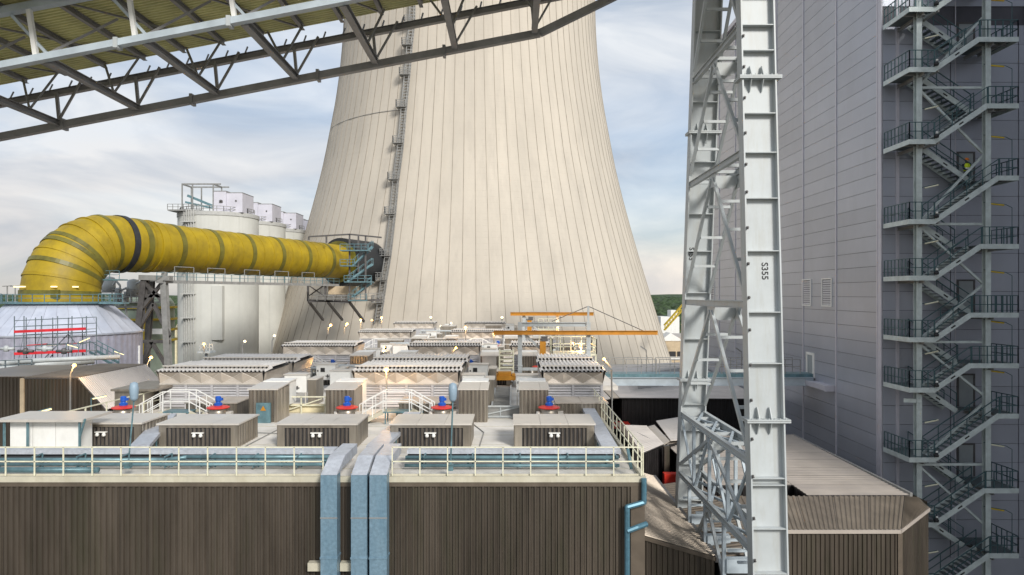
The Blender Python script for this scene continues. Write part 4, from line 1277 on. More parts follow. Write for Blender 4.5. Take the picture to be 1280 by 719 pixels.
# ------------------------------------------------------------------ silos
SXC, SRAD = -64.4, 8.2
def silo(Y, label, frame):
    zt = 17.4
    e = empty('silo', (SXC, Y, GZ), label, 'silo', 'row of concrete silos left of the cooling tower')
    s = MB(); s.lathe((SXC,Y,0), [(SRAD,GZ),(SRAD,zt),(SRAD-.6,zt),(SRAD-.6,zt-.2),(.01,zt-.1)], 72, cap=False); s.build('shell', M['silo'], e)
    s = MB(); s.lathe((SXC,Y,0), [(SRAD,zt-.9),(SRAD+.16,zt-.85),(SRAD+.16,zt-.1),(SRAD,zt)], 72, cap=False); s.build('rim', M['silo_trim'], e)
    for a in (205, 232, 262, 293, 322):
        s = MB(); s.lathe((SXC,Y,0), [(SRAD-.1,GZ),(SRAD+.10,GZ),(SRAD+.10,zt-.95),(SRAD-.1,zt-.95)], 2, R(a), R(a+5), cap=False); s.build('pilaster', M['silo'], e)
    # head house
    x0 = SXC + 1.2
    s = MB(); s.box(x0, x0+2.6, Y-5.4, Y-1, zt, zt+4.4); s.build('head_house', M['lilac'], e)
    s = MB(); s.box(x0+2.63, x0+6.0, Y-5.2, Y+1, zt, zt+4.1); hh = s.build('head_house', M['lilac'], e)
    s = MB(); s.box(x0+1.2, x0+1.9, Y-5.55, Y-5.41, zt+2.0, zt+2.5); s.box(x0+1.4,x0+1.7,Y-5.75,Y-5.4,zt+2.3,zt+2.6); s.box(x0+4.5,x0+4.8,Y-5.35,Y-5.21,zt+2.3,zt+2.6); s.build('vent_hood', M['steel_dark'], e)
    s = MB(); s.box(x0-.04,x0+2.64,Y-5.46,Y-.9,zt+4.41,zt+4.55); s.box(x0+2.65,x0+6.06,Y-5.26,Y+1.06,zt+4.11,zt+4.22); s.build('flat_roof', M['steel_grey'], e)
    s = MB(); s.rail([(SXC+SRAD*.95*math.cos(R(a)), Y+SRAD*.95*math.sin(R(a)), zt) for a in range(180, 361, 20)], 1.1, 1.5, .05, 1); s.build('railing', M['steel_grey'], e)
    s = MB()
    for k, dx in enumerate((-4.1,-3.5,-2.9,-2.3,-1.7)):
        yq = Y - math.sqrt(SRAD**2-dx*dx) - .35
        s.tube((SXC+dx,yq,GZ),(SXC+dx,yq,zt+.3), .13, 6)
    for i in range(10):
        z = -30+i*5.0; s.box(SXC-4.4,SXC-1.4,Y-SRAD-.25,Y-SRAD+1.0,z,z+.18)
    s.build('pipe_riser', M['silo_trim'], e)
    s = MB(); yq = Y-math.sqrt(SRAD**2-9)-.05
    s.box(SXC+2.0,SXC+4.2,yq-.6,yq+.6,-9.5,-9.2+11); s.build('cable_cover', M['silo'], e)
    if frame:
        f = MB(); x0, x1, y0, y1, z0, z1 = SXC-5.6, SXC+1.0, Y-5.2, Y-1, zt, zt+6.0
        for X in (x0, x0+2.2, x1):
            for Yq in (y0, y1): f.beam((X,Yq,z0),(X,Yq,z1),.22,.22)
        for Yq in (y0, y1): f.beam((x0,Yq,z1),(x1+1.6,Yq,z1),.28,.28)
        for X in (x0, x1): f.beam((X,y0,z1),(X,y1,z1),.28,.28)
        f.build('roof_frame', M['steel_grey'], e)
        f = MB(); f.beam((x0+1,y0+.4,z0+3.6),(x1,y0+.4,z0+1.3),.5,.5); f.beam((x0+.6,y0+.2,z0+2.2),(x1+.2,y0+.2,z0+.8),.3,.4); f.build('roof_conveyor', M['pipe_teal'], e)
        f = MB(); f.box(SXC-7.4,SXC-.8,Y-7.8,Y-4,zt+.02,zt+.3); f.rail([(SXC-7.4,Y-7.8,zt+.3),(SXC-.8,Y-7.8,zt+.3)],1.1,1.2,.05,1); f.build('roof_platform', M['steel_grey'], e)
    return e
silo(150, 'tall concrete silo with open steel frame on top, first of the row', True)
silo(168, 'second silo of the row, partly hidden by the first one', False)
silo(186, 'third silo of the row, with lilac head house', False)
silo(204, 'last silo of the row, almost hidden behind the tower edge', False)

# ------------------------------------------------------------------ scaffold, hall and clutter on the left
sc = empty('scaffold', P(60,620,66), 'tube scaffold with red toe boards in front of the conical tank', 'scaffold')
xs = [P(x,0,66).x for x in (18,30,52,72,90,108)]
for Yq in (66, 67.6):
    for x in xs:
        s = MB(); s.tube((x,Yq,-24),(x,Yq,-2.1 - (.0 if Yq<67 else .2)), .05, 6); s.build('standard', M['scaf'], sc)
for Yq in (66, 67.6):
    for z in (-3.75,-2.9,-2.3,-5.6,-4.8,-7.6,-9.4):
        s = MB(); s.tube((xs[0],Yq,z-.25),(xs[-1],Yq,z+.05), .042, 6); s.build('ledger', M['scaf'], sc)
for k in range(3):
    x0, x1 = (xs[0],xs[2]) if k == 0 else ((xs[2],xs[4]) if k == 1 else (xs[4],xs[5]))
    for zb in (-3.62, -5.75):
        za, zc = zb + .3*(x0-xs[0])/(xs[-1]-xs[0]), zb + .3*(x1-xs[0])/(xs[-1]-xs[0])
        s = MB(); s.beam((x0+.02,65.93,za),(x1-.02,65.93,zc),.03,.26); s.build('toe_board', M['scaf_red'], sc)
        s = MB(); s.beam((x0+.02,66.8,za-.08),(x1-.02,66.8,zc-.08),1.5,.05); s.build('platform_board', M['steel_grey'], sc)
for i, (x0, z0, x1, z1) in enumerate(((0,-9.5,2,-5.9),(2,-9.8,0,-6.2),(1,-7.2,3,-3.9),(3,-9.5,5,-5.6),(5,-7.6,3,-4.0),(4,-9.3,5,-6.0))):
    s = MB(); s.tube((xs[x0],67.65,z0),(xs[x1],67.65,z1), .04, 6); s.build('brace', M['scaf'], sc)
for i, (x0, x1, z) in enumerate(((1,2,-4.95),(2,3,-5.0),(3,4,-4.9),(0,1,-6.9),(2,3,-7.0),(4,5,-6.8))):
    s = MB(); s.beam((xs[x0]+.1,66.3,z),(xs[x1]-.1,66.9,z+.1),.5,.06); s.build('loose_board', M['sandpile' if i % 2 else 'scaf_red'], sc)
for i in range(5):
    s = MB(); s.tube((xs[i],65.95,-8.5+.4*i),(xs[i+1],65.95,-3.9+.1*i), .025, 6); s.build('brace', M['scaf'], sc)
lh = empty('corrugated_hall', (-28, 43, GZ), 'brown corrugated hall with shiny sloping roof at the left edge', 'building')
HT = -4.9
corr_wall(lh, (-28.55,40), (-25.45,40), GZ, HT-.03, sw=1.05)
corr_wall(lh, (-25.43,40), (-23.8,40), GZ, (HT-.03, -6.8))
quad_roof(lh, (-25.4,39.95,HT), (-25.4,47.4,HT+.02), (-23.75,47.4,-6.75), (-23.75,39.95,-6.75), 'roof_lightened', pitch=.18, n=7)
quad_roof(lh, (-28.6,39.95,HT+.02), (-28.6,47.4,HT+.06), (-25.41,47.4,HT+.04), (-25.41,39.95,HT+.02), 'roof', pitch=.2, n=7)
corr_wall(lh, (-34,40.8), (-28.7,40.8), GZ, HT-.05, sw=1.05)
s = MB(); s.box(-28.78,-28.55,39.9,40.15,GZ,HT-.02); s.build('corner_trim', M['brick_bg'], lh)
s = MB(); s.box(-34,-28.62,40.85,47.4,HT-.2,HT-.02); s.build('flat_roof', M['roof'], lh)
s = MB(); s.box(-34,-25.5,41,47.3,GZ,HT-.25); s.build('core', M['dark'], lh)
s = MB(); s.box(-21.2,-19.8,36.4,39.6,DZ,DZ+1.25); s.box(-21.3,-18.9,36.2,39.8,DZ+1.25,DZ+1.36)
solo(s, 'sheet_metal_box', M['stainless'], (-20.5,38,DZ), 'sheet metal box at the deck edge, beyond the corner drum', 'box')
pr = empty('pipe_rack', P(60,475,58), 'silver lagged pipes and rails in front of the scaffold', 'pipes')
for i, (x0,y0,x1,y1,r) in enumerate(((-10,462,118,449,.42),(-10,470,70,462,.3),(20,452,150,446,.2),(-10,455,40,451,.25))):
    s = MB(); s.tube(P(x0,y0,58-i), P(x1,y1,62-i), r, 12); s.build('lagged_pipe', M['steel_white'], pr, smooth=True)
s = MB(); s.rail([P(-10,470,55),P(40,468,55)],1.2,1.0,.04,2); s.beam(P(-10,476,55),P(60,472,55),.3,.3)
for x in (5,25,45,70,95): s.beam(P(x,468,58),P(x,560,58),.2,.2)
s.build('rack_frame', M['scaf'], pr)
for i in range(4):
    s = MB(); a = P(8+i*24,436+i%2*3,63); s.lathe(a, [(.001,-.3),(.22,-.25),(.25,.1),(.15,.28),(.001,.3)], 12, cap=False); s.tube(a+Vector((-.7,0,.0)), a+Vector((.7,0,.0)), .14, 8); s.build('valve_body', M['steel_dark'] if i % 2 else M['steel_white'], pr, smooth=True)
s = MB(); a, c_ = P(112,440,70), P(140,455,68)
for o in (0, 1.2):
    s.beam(a+Vector((0,o,0)), c_+Vector((0,o,0)), .1, .25); s.beam(a+Vector((0,o,1.1)), c_+Vector((0,o,1.1)), .06, .06)
    for i in range(5): q = a.lerp(c_, i/4)+Vector((0,o,0)); s.beam(q, q+UP*1.1, .06, .06)
solo(s, 'tank_steps', M['pipe_teal'], c_, 'short teal steps beside the conical tank wall', 'steps')
s = MB(); 
for x in (168,174): s.beam(P(x,432,88),P(x,456,88),.16,.16)
for y in (434,440,446,452): s.beam(P(168,y,88),P(174,y,88),.14,.14)
solo(s, 'access_ladder', M['white'], P(171,456,88), 'white ladder frame at the foot of the dark pylon', 'ladder')
s = MB(); s.box(P(250,0,108).x,P(266,0,108).x,107,109,P(0,441,108).z,P(0,439,108).z); s.rail([P(250,439,107),P(266,439,107)],1.1,.5,.05,1); s.beam(P(258,441,108),P(258,480,108),.3,.3)
solo(s, 'lamp_stage', M['steel_blue'], P(258,480,108), 'small blue railed stage in front of the first silo', 'stage')
for i, x in enumerate((9, 19)):
    s = MB(); a = P(x,372,120); c_ = P(x,358,120); s.tube(a-UP*20, c_, .12, 6); s.beam(c_-Vector((.8,0,0)), c_+Vector((.8,0,.1)), .3, .15)
    solo(s, 'yard_lamp', M['steel_grey'], a-UP*20, ('thin unlit yard lamp at the far left edge', 'thin unlit yard lamp just left of the yellow elbow')[i], 'lamp post', 'unlit yard lamps on the horizon')
# ------------------------------------------------------------------ equipment on the roof deck: build one of each, then copy
ROWN = ['front row', 'second row', 'third row', 'back row']

def make_unit(W, nb, label):
    """louvred cooling unit, origin at the front left foot"""
    e = empty('cooling_unit', (0,0,0), label, 'cooling unit', 'louvred cooling units on the deck')
    D = 4.0
    b = MB(); b.box(.06, W-.06, .08, D-.06, 0, 2.0); b.build('casing', M['steel_grey'], e)
    bw = W/nb
    for i in range(nb+1):
        x = min(max(i*bw, .06), W-.06)
        b = MB(); b.box(x-.07, x+.07, 0, .1, 0, 1.42); b.box(x-.05,x+.05,-.02,.0,.95,1.1); b.build('post', M['louvre'], e)
    for i in range(nb):
        b = MB()
        for j in range(9):
            z = .12 + j*.145
            b.prism([(i*bw+.08,.03,z),(i*bw+.08,.085,z+.10),(i*bw+.08,.085,z+.122),(i*bw+.08,.012,z+.022)], (bw-.16,0,0))
        b.build('louvre', M['louvre'], e)
    for xs_ in (0.0, W-.06):
        b = MB()
        for j in range(9):
            z = .12 + j*.145
            b.box(xs_, xs_+.06, .2, D-.2, z, z+.11)
        b.build('side_louvre', M['louvre'], e)
    # hood: slightly flared band of creased panels
    zb, zt, fl = 1.42, 2.06, .14
    nh = 5 if W > 5 else 3
    hw = W/nh
    for i in range(nh):
        x0, x1 = i*hw, (i+1)*hw
        c = ((x0+x1)/2, -fl*.5-.0+.15, (zb+zt)/2)
        A, B, C, Dd = (x0,0,zb), (x1,0,zb), (x1,-fl,zt), (x0,-fl,zt)
        b = MB(); b.add([A,B,C,Dd,c], [(0,1,4),(1,2,4),(2,3,4),(3,0,4)]); b.build('hood_panel', M['hood'], e)
        b = MB()
        for p_, q_ in ((A,C),(Dd,B)):
            p_, q_ = Vector(p_), Vector(q_); m_ = Vector(c)+Vector((0,-.012,0))
            b.beam(p_+Vector((0,-.012,0)), m_, .018, .03); b.beam(m_, q_+Vector((0,-.012,0)), .018, .03)
        b.build('crease', M['stain_top'], e)
    for s_, x in ((-1, 0), (1, W)):
        b = MB(); b.add([(x,0,zb),(x,D,zb),(x+s_*fl,D+.05,zt),(x+s_*fl,-fl,zt),(x+s_*.0,D*.5,(zb+zt)/2)], [(0,1,4),(1,2,4),(2,3,4),(3,0,4)]); b.build('hood_side', M['hood'], e)
    b = MB(); b.box(-.03, W+.03, -.03, 0, zb-.05, zb+.02); b.build('hood_rail', M['stain_top'], e)
    # two stepped corrugated roof sheets with open rib ends, dark gap between
    b = MB(); b.box(-.1, W+.1, -.1, D, zt+.02, zt+.08); b.build('gap_panel', M['dark'], e)
    for (y0, y1, z0, z1, ov) in ((-.24, 1.0, zt+.06, zt+.13, .2), (.5, D-.3, zt+.19, zt+.20, .1)):
        k = int(W/.23); b = MB(); b.sheet((-ov, y0, z0), (W+2*ov, 0, 0), (0, y1-y0, z1-z0), .23, .075, .5, nrm=(0,0,1)); b.build('roof_sheet', M['unit_roof'], e)
        b = MB(); b.box(-ov, W+ov, y0+.1, y1-.02, z0-.045, z0-.02); b.build('roof_lining', M['dark'], e)
    b = MB(); b.box(-.1, W+.1, .44, .6, zt+.27, zt+.33); b.build('roof_ridge', M['stain_top'], e)
    return e

def make_low_box(W, label):
    e = empty('low_box', (0,0,0), label, 'metal box', 'low stainless boxes on the deck')
    D, H = 2.2, .98
    b = MB(); b.box(.03, W-.03, .06, D-.03, 0, H-.05); b.build('body', M['dark'], e)
    b = MB(); b.box(0, .3, 0, .08, 0, H-.04); b.box(W-.3, W, 0, .08, 0, H-.04); b.box(.3, W-.3, 0, .08, H-.16, H-.04); b.build('front_frame', M['stainless'], e)
    n = 15; b = MB()
    for i in range(n):
        x = .33 + (W-.66)*(i+.5)/n; w = (W-.66)/n*.36
        b.prism([(x-w,.05,.03),(x+w,.05,.03),(x+w*.4,.0,.06),(x-w*.4,.0,.06)], (0,0,H-.23))
    b.build('front_fins', M['fin'], e)
    for x, s_ in ((0,-1),(W,1)):
        b = MB(); b.sheet((x,0 if s_>0 else D,0), (0,D if s_>0 else -D,0), (0,0,H-.04), .27, .04, .5, nrm=(s_,0,0)); b.build('side_sheet', M['stainless'], e)
    pw = (W+.16)/3
    for i in range(3):
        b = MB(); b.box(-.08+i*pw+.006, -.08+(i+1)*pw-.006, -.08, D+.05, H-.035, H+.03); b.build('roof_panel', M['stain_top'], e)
    b = MB(); b.box(W/2-.24, W/2+.24, -.12, .0, .60, .64); b.build('lamp_bracket', M['white'], e)
    for s_ in (-1, 1):
        b = MB(); b.lathe((W/2+s_*.14, -.1, .50), [(.001,-.06),(.07,-.04),(.08,.02),(.05,.09),(.001,.1)], 10, cap=False); b.build('lamp_head', M['white'], e, smooth=True)
    return e

def make_drum(label):
    e = empty('fan_drum', (0,0,0), label, 'fan drum', 'stainless drums with red lids and blue motors')
    b = MB(); b.lathe((0,0,0), [(.42,0),(.42,.86),(.4,.88),(.40,.9)], 28); b.build('drum', M['stainless'], e, smooth=True)
    for z in (.08, .8):
        b = MB(); b.lathe((0,0,0), [(.42,z),(.445,z),(.445,z+.05),(.42,z+.05)], 28, cap=False); b.build('hoop', M['stainless'], e)
    b = MB(); b.lathe((0,0,0), [(.46,.885),(.53,.90),(.53,.935),(.40,.98),(.12,1.02),(.001,1.03)], 28, cap=False); b.lathe((0,0,0), [(.42,.884),(.53,.90)], 28, cap=False); b.build('lid', M['red'], e)
    b = MB(); b.lathe((0,0,0), [(.17,.99),(.19,1.02),(.19,1.12),(.12,1.16),(.10,1.20),(.135,1.22),(.135,1.42),(.10,1.46),(.001,1.47)], 16, cap=False)
    b.box(.08,.22,-.07,.07,1.25,1.38); b.build('motor', M['blue'], e, smooth=False)
    b = MB(); b.box(.42,.68,-.14,.14,.15,.72); b.build('side_box', M['stain_top'], e)
    b = MB(); b.tube((-.52,-.05,0),(-.52,-.05,.72), .11, 10); b.build('side_pipe', M['stain_top'], e, smooth=True)
    return e

def make_tall_box(label):
    e = empty('tall_box', (0,0,0), label, 'metal cabinet', 'tall stainless corrugated boxes')
    W, D, H = 1.4, 1.9, 1.66
    b = MB(); b.box(.03,W-.03,.03,D-.03,0,H-.04); b.build('body', M['fin'], e)
    b = MB(); b.sheet((0,.03,0),(W,0,0),(0,0,H-.05),.2,.05,.55,nrm=(0,-1,0)); b.build('front_sheet', M['stainless'], e)
    b = MB(); b.sheet((W-.03,0,0),(0,D,0),(0,0,H-.05),.2,.05,.55,nrm=(1,0,0)); b.build('side_sheet', M['stainless'], e)
    b = MB(); b.sheet((.03,D,0),(0,-D,0),(0,0,H-.05),.2,.05,.55,nrm=(-1,0,0)); b.build('side_sheet', M['stainless'], e)
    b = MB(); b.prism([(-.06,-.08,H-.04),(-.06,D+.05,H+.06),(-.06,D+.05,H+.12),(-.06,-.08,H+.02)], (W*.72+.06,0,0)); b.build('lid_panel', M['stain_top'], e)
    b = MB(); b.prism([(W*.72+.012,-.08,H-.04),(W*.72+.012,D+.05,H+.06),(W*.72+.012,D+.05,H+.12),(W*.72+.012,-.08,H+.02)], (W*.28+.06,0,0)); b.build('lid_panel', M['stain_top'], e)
    b = MB(); b.box(.05,W-.05,D+.1,D+1.3,.55,H+.1); b.box(.0,W,D+.06,D+1.36,H+.1,H+.16); b.build('back_box', M['white'], e)
    return e

def make_cabinet(label):
    e = empty('control_cabinet', (0,0,0), label, 'control cabinet', 'white control cabinets on legs')
    b = MB(); b.box(0,1.25,0,.8,.75,1.75); b.build('housing', M['white'], e)
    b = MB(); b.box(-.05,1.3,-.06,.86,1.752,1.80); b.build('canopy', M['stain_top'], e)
    b = MB(); b.box(.28,.56,-.03,.0,1.28,1.55); b.build('display', M['black'], e)
    b = MB(); b.box(.62,.86,-.04,0,.98,1.04); b.box(.70,.78,-.045,0,.92,1.12); b.build('handle', M['steel_dark'], e)
    b = MB(); b.box(.06,.12,-.03,0,.82,.95); b.box(.06,.14,-.03,0,1.3,1.42); b.build('label_plate', M['steel_dark'], e)
    for x in (.05,1.2):
        for y in (.05,.75):
            b = MB(); b.beam((x,y,0),(x,y,.75),.06,.06); b.build('leg', M['stain_top'], e)
    b = MB(); b.box(1.32,1.8,.1,1.6,0,1.45); b.build('side_casing', M['stainless'], e)
    b = MB(); b.box(1.31,1.85,.05,1.65,1.452,1.52); b.build('side_casing_lid', M['stain_top'], e)
    return e

def make_stepover(label):
    e = empty('step_over', (0,0,0), label, 'step-over stairs', 'white step-over stairs on the deck')
    H, W, RUN, TOP = .62, .8, 1.15, 1.3
    b = MB(); b.box(RUN,RUN+TOP,0,W,H-.06,H); b.build('platform', M['pipe_teal'], e)
    for s_ in (0, 1):
        x0, x1 = (0, RUN) if s_ == 0 else (2*RUN+TOP, RUN+TOP)
        b = MB()
        for y in (.03, W-.03): b.beam((x0,y,0),(x1,y,H-.03),.05,.18)
        f = b.build('flight', M['deck_trim'], e)
        for i in range(1,5):
            t = i/5; X = x0+(x1-x0)*t
            b = MB(); b.box(X-.12,X+.12,.06,W-.06,H*t-.03,H*t); b.build('tread', M['steel_grey'], f)
        for y in (.02, W-.02):
            b = MB(); h = .98
            b.beam((x0,y,h),(x1,y,H+h),.045,.045); b.beam((x0,y,h*.5),(x1,y,H+h*.5),.04,.04)
            b.beam((x0,y,h*.5),(x0,y,h),.04,.04)
            for t in (.12,.55,1.0): X = x0+(x1-x0)*t; b.beam((X,y,H*t),(X,y,H*t+h),.042,.042)
            b.build('handrail', M['white'], e)
    for y in (.02, W-.02):
        b = MB(); b.rail([(RUN,y,H),(RUN+TOP,y,H)], .98, 1.3, .022, 1); b.build('handrail', M['white'], e)
    for x in (RUN+.1, RUN+TOP-.1):
        for y in (.06, W-.06):
            b = MB(); b.beam((x,y,0),(x,y,H-.06),.06,.06); b.build('leg', M['pipe_teal'], e)
    return e

def make_pipe_box(label):
    e = empty('plinth_box', (0,0,0), label, 'metal box', 'flat stainless boxes in front of the cooling units')
    b = MB(); b.box(.03,2.57,.03,1.97,0,.84); b.build('body', M['fin'], e)
    b = MB(); b.sheet((0,.03,0),(2.6,0,0),(0,0,.84),.2,.045,.55,nrm=(0,-1,0)); b.build('front_sheet', M['stainless'], e)
    for i in range(2):
        b = MB(); b.box(-.05+i*1.36,1.29+i*1.36,-.06,2.03,.845,.90); b.build('lid_panel', M['hood'], e)
    return e

class Maker:
    def __init__(s, fn): s.fn, s.proto = fn, None
    def __call__(s, loc, label):
        if s.proto is None:
            s.proto = s.fn(label); s.proto.location = loc; return s.proto
        return clone(s.proto, loc, label)
unit = Maker(lambda l: make_unit(5.75, 4, l))
unit_s = Maker(lambda l: make_unit(3.3, 2, l))
lowbox = Maker(lambda l: make_low_box(3.3, l))
drum = Maker(make_drum); tallbox = Maker(make_tall_box); cabinet = Maker(make_cabinet); stepover = Maker(make_stepover); pbox = Maker(make_pipe_box)

rowY = [38.0, 56.6, 77.5, 100.5]
rowX = [0.0, 0.25, 1.9, 1.9]
colX = [-19.2, -8.75, 1.75]
CN = ['left column', 'middle column', 'right column']
for r in range(4):
    for c in range(3):
        if r == 3 and c == 2: pass
        X0 = colX[c] + rowX[r] - (.7 if r == 0 and c == 0 else 0) + (.3 if r==0 and c==0 else 0); Y0 = rowY[r]
        big = not (c == 2)
        mk = unit if big else unit_s
        XU = X0 if big else X0 + (.0 if r == 0 else -2.0)
        mk((XU, Y0, DZ), (f'front cooling unit of the pair in the {ROWN[r]}, {CN[c]}' if r == 0 else f'zigzag-hooded cooling unit in the {ROWN[r]}, {CN[c]}'))
        if r == 0: mk((XU, Y0+5.1, DZ), f'rear cooling unit of the pair in the {ROWN[r]}, {CN[c]}')
        dxs = (.75, 5.35) if big else (.05, )
        if r < 3:
            for k, dx in enumerate(dxs):
                w = ('left', 'right')[k] if big else 'single'
                drum((X0+dx, Y0-4.9, DZ), f'{w} red-lidded drum with blue motor, {ROWN[r]}, {CN[c]}')
            pbox((X0+(3.0 if big else .5), Y0-3.3, DZ), f'flat corrugated box before the cooling units, {ROWN[r]}, {CN[c]}')
        if r < 3:
            tallbox((X0-.55 if c == 1 else (X0-1.35 if c == 2 else X0+6.45), Y0-3.9, DZ), f'tall corrugated metal box nearest the drums, {ROWN[r]}, {CN[c]}')
            if c == 1: tallbox((X0+6.1, Y0-3.9, DZ), f'tall corrugated metal box beside the aisle, {ROWN[r]}, {CN[c]}')
        if c < 2:
            cabinet((X0+(5.9 if c == 1 else 6.5), Y0+1.3, DZ), f'white control cabinet beside the front cooling unit, {ROWN[r]}, {CN[c]}')
            cabinet((X0+(5.9 if c == 1 else 6.7), Y0+7.0, DZ), f'white control cabinet beside the rear cooling unit, {ROWN[r]}, {CN[c]}')
        elif r < 3:
            cabinet((X0-1.5, Y0+1.0, DZ), f'white control cabinet left of the narrow cooling unit, {ROWN[r]}')
        if c < 2 and r < 3:
            stepover((X0+1.25, Y0-4.4, DZ), f'white step-over stairs between two drums, {ROWN[r]}, {CN[c]}')
for i, X in enumerate((-18.9+.0, -14.75, -9.8, -5.05, .12)):
    if i == 0: continue
    lowbox((X, 28.5, DZ), ('', 'low finned stainless box left of the three ducts, second from left', 'low finned stainless box directly behind the leftmost duct', 'low finned stainless box right of the ducts', 'low finned stainless box at the side handrail')[i])
for i, (X, r) in enumerate(((-18.6,1),(-13.6,1),(-8.2,1),(-3.4,1))):
    lowbox((X, rowY[1]-8.6, DZ), ('leftmost low finned box of those before the second row', 'low finned box before the second row, right of the leftmost one', 'low finned box before the second row, left of the aisle pair', 'low finned box before the second row, nearest the aisle')[i])
lowbox((-18.9, 28.7, DZ), 'low finned stainless box beside the white cabinets at the left edge')

# white cabinets with a pale canopy at the left edge
wc = empty('white_cabinets', (-18.5, 27.6, DZ), 'row of plain white cabinets under a flat canopy at the left edge', 'cabinet')
for i in range(3):
    b = MB(); b.box(-20.15+i*.92, -19.25+i*.92, 27.4, 28.3, DZ+.1, DZ+1.32); b.build('cabinet_door', M['white'], wc)
b = MB(); b.box(-20.5,-17.0,27.0,29.0,DZ+1.34,DZ+1.44); b.build('canopy', M['stain_top'], wc)
for x in (-20.2,-19.27,-17.2):
    b = MB(); b.beam((x,27.15,DZ),(x,27.15,DZ+1.34),.07,.07); b.build('post', M['pipe_teal'], wc)
b = MB(); b.beam((-17.2,27.15,DZ+.7),(-16.95,27.1,DZ+1.45),.06,.06); b.beam((-19.27,27.15,DZ+.12),(-19.27,26.4,DZ+.02),.05,.05); b.beam((-17.2,27.15,DZ+.12),(-17.2,26.4,DZ+.02),.05,.05); b.build('brace', M['pipe_teal'], wc)

# aisle: ladder track, orange carriage and grey truss barrier
lt_ = empty('ladder_track', (-.6, 36, DZ), 'flat ladder-like rail track lying in the aisle', 'track')
for x in (-1.12, -.08):
    b = MB(); b.beam((x,36,DZ+.16),(x,46.5,DZ+.16),.1,.14); b.build('rail', M['steel_white'], lt_)
for i in range(26):
    b = MB(); b.beam((-1.06,36.2+i*.4,DZ+.13),(-.14,36.2+i*.4,DZ+.13),.07,.05); b.build('rung', M['steel_grey'], lt_)
cr = empty('orange_carriage', (-.5, 47.6, DZ), 'orange lifting carriage at the end of the ladder track', 'carriage')
b = MB(); b.box(-1.25,.25,47.2,48.6,DZ+.45,DZ+.75); b.build('chassis', M['orange'], cr)
b = MB(); b.box(-.95,-.05,47.3,48.4,DZ+.753,DZ+1.0); b.box(-1.2,-1.0,47.15,47.9,DZ+.753,DZ+.9); b.box(0,.2,47.15,47.9,DZ+.753,DZ+.9); b.build('winch', M['orange'], cr)
for x in (-1.1,.1):
    for y in (47.3,48.5): b = MB(); b.beam((x,y,DZ),(x,y,DZ+.45),.1,.1); b.build('leg', M['steel_grey'], cr)
rk = empty('louvred_rack', (-.4,49.5,DZ), 'cream slatted rack behind the orange carriage', 'rack')
for x in (-.9,.1): 
    b = MB(); b.box(x-.05,x+.05,49.0,50.0,DZ,DZ+2.4); b.build('post', M['cream'], rk)
for i in range(7):
    b = MB(); b.box(-.85,.05,49.0,49.9,DZ+.5+i*.29,DZ+.58+i*.29); b.build('shelf', M['cream'], rk)
tb = empty('truss_barrier', (-.6,35.2,DZ), 'grey lattice barrier across the aisle behind the front low boxes', 'barrier')
b = MB(); b.beam((-1.75,35.2,DZ+.62),(.45,35.2,DZ+.62),.09,.09); b.beam((-1.75,35.2,DZ+.1),(.45,35.2,DZ+.1),.09,.09); b.build('chord', M['steel_white'], tb)
b = MB(); b.beam((-1.7,35.2,DZ+.12),(.4,35.2,DZ+.6),.07,.07); b.beam((-1.75,35.2,DZ+.0),(-1.75,35.2,DZ+.62),.07,.07); b.beam((.45,35.2,DZ),(.45,35.2,DZ+.62),.07,.07); b.beam((-.6,35.2,DZ+.1),(-.6,35.2,DZ+.62),.05,.05); b.build('lattice', M['steel_white'], tb)
b = MB(); b.box(-1.7,.4,35.24,35.28,DZ+.15,DZ+.57); b.build('mesh_panel', M['steel_grey'], tb)

# deck widening below the gantry
b = MB(); b.box(4.62,7.4,47.6,56.9,DZ-.3,DZ-.004); solo(b, 'deck_extension', M['deck'], (6,52,DZ-.3), 'small pale deck extension beside the narrow cooling unit, at the footbridge', 'deck')

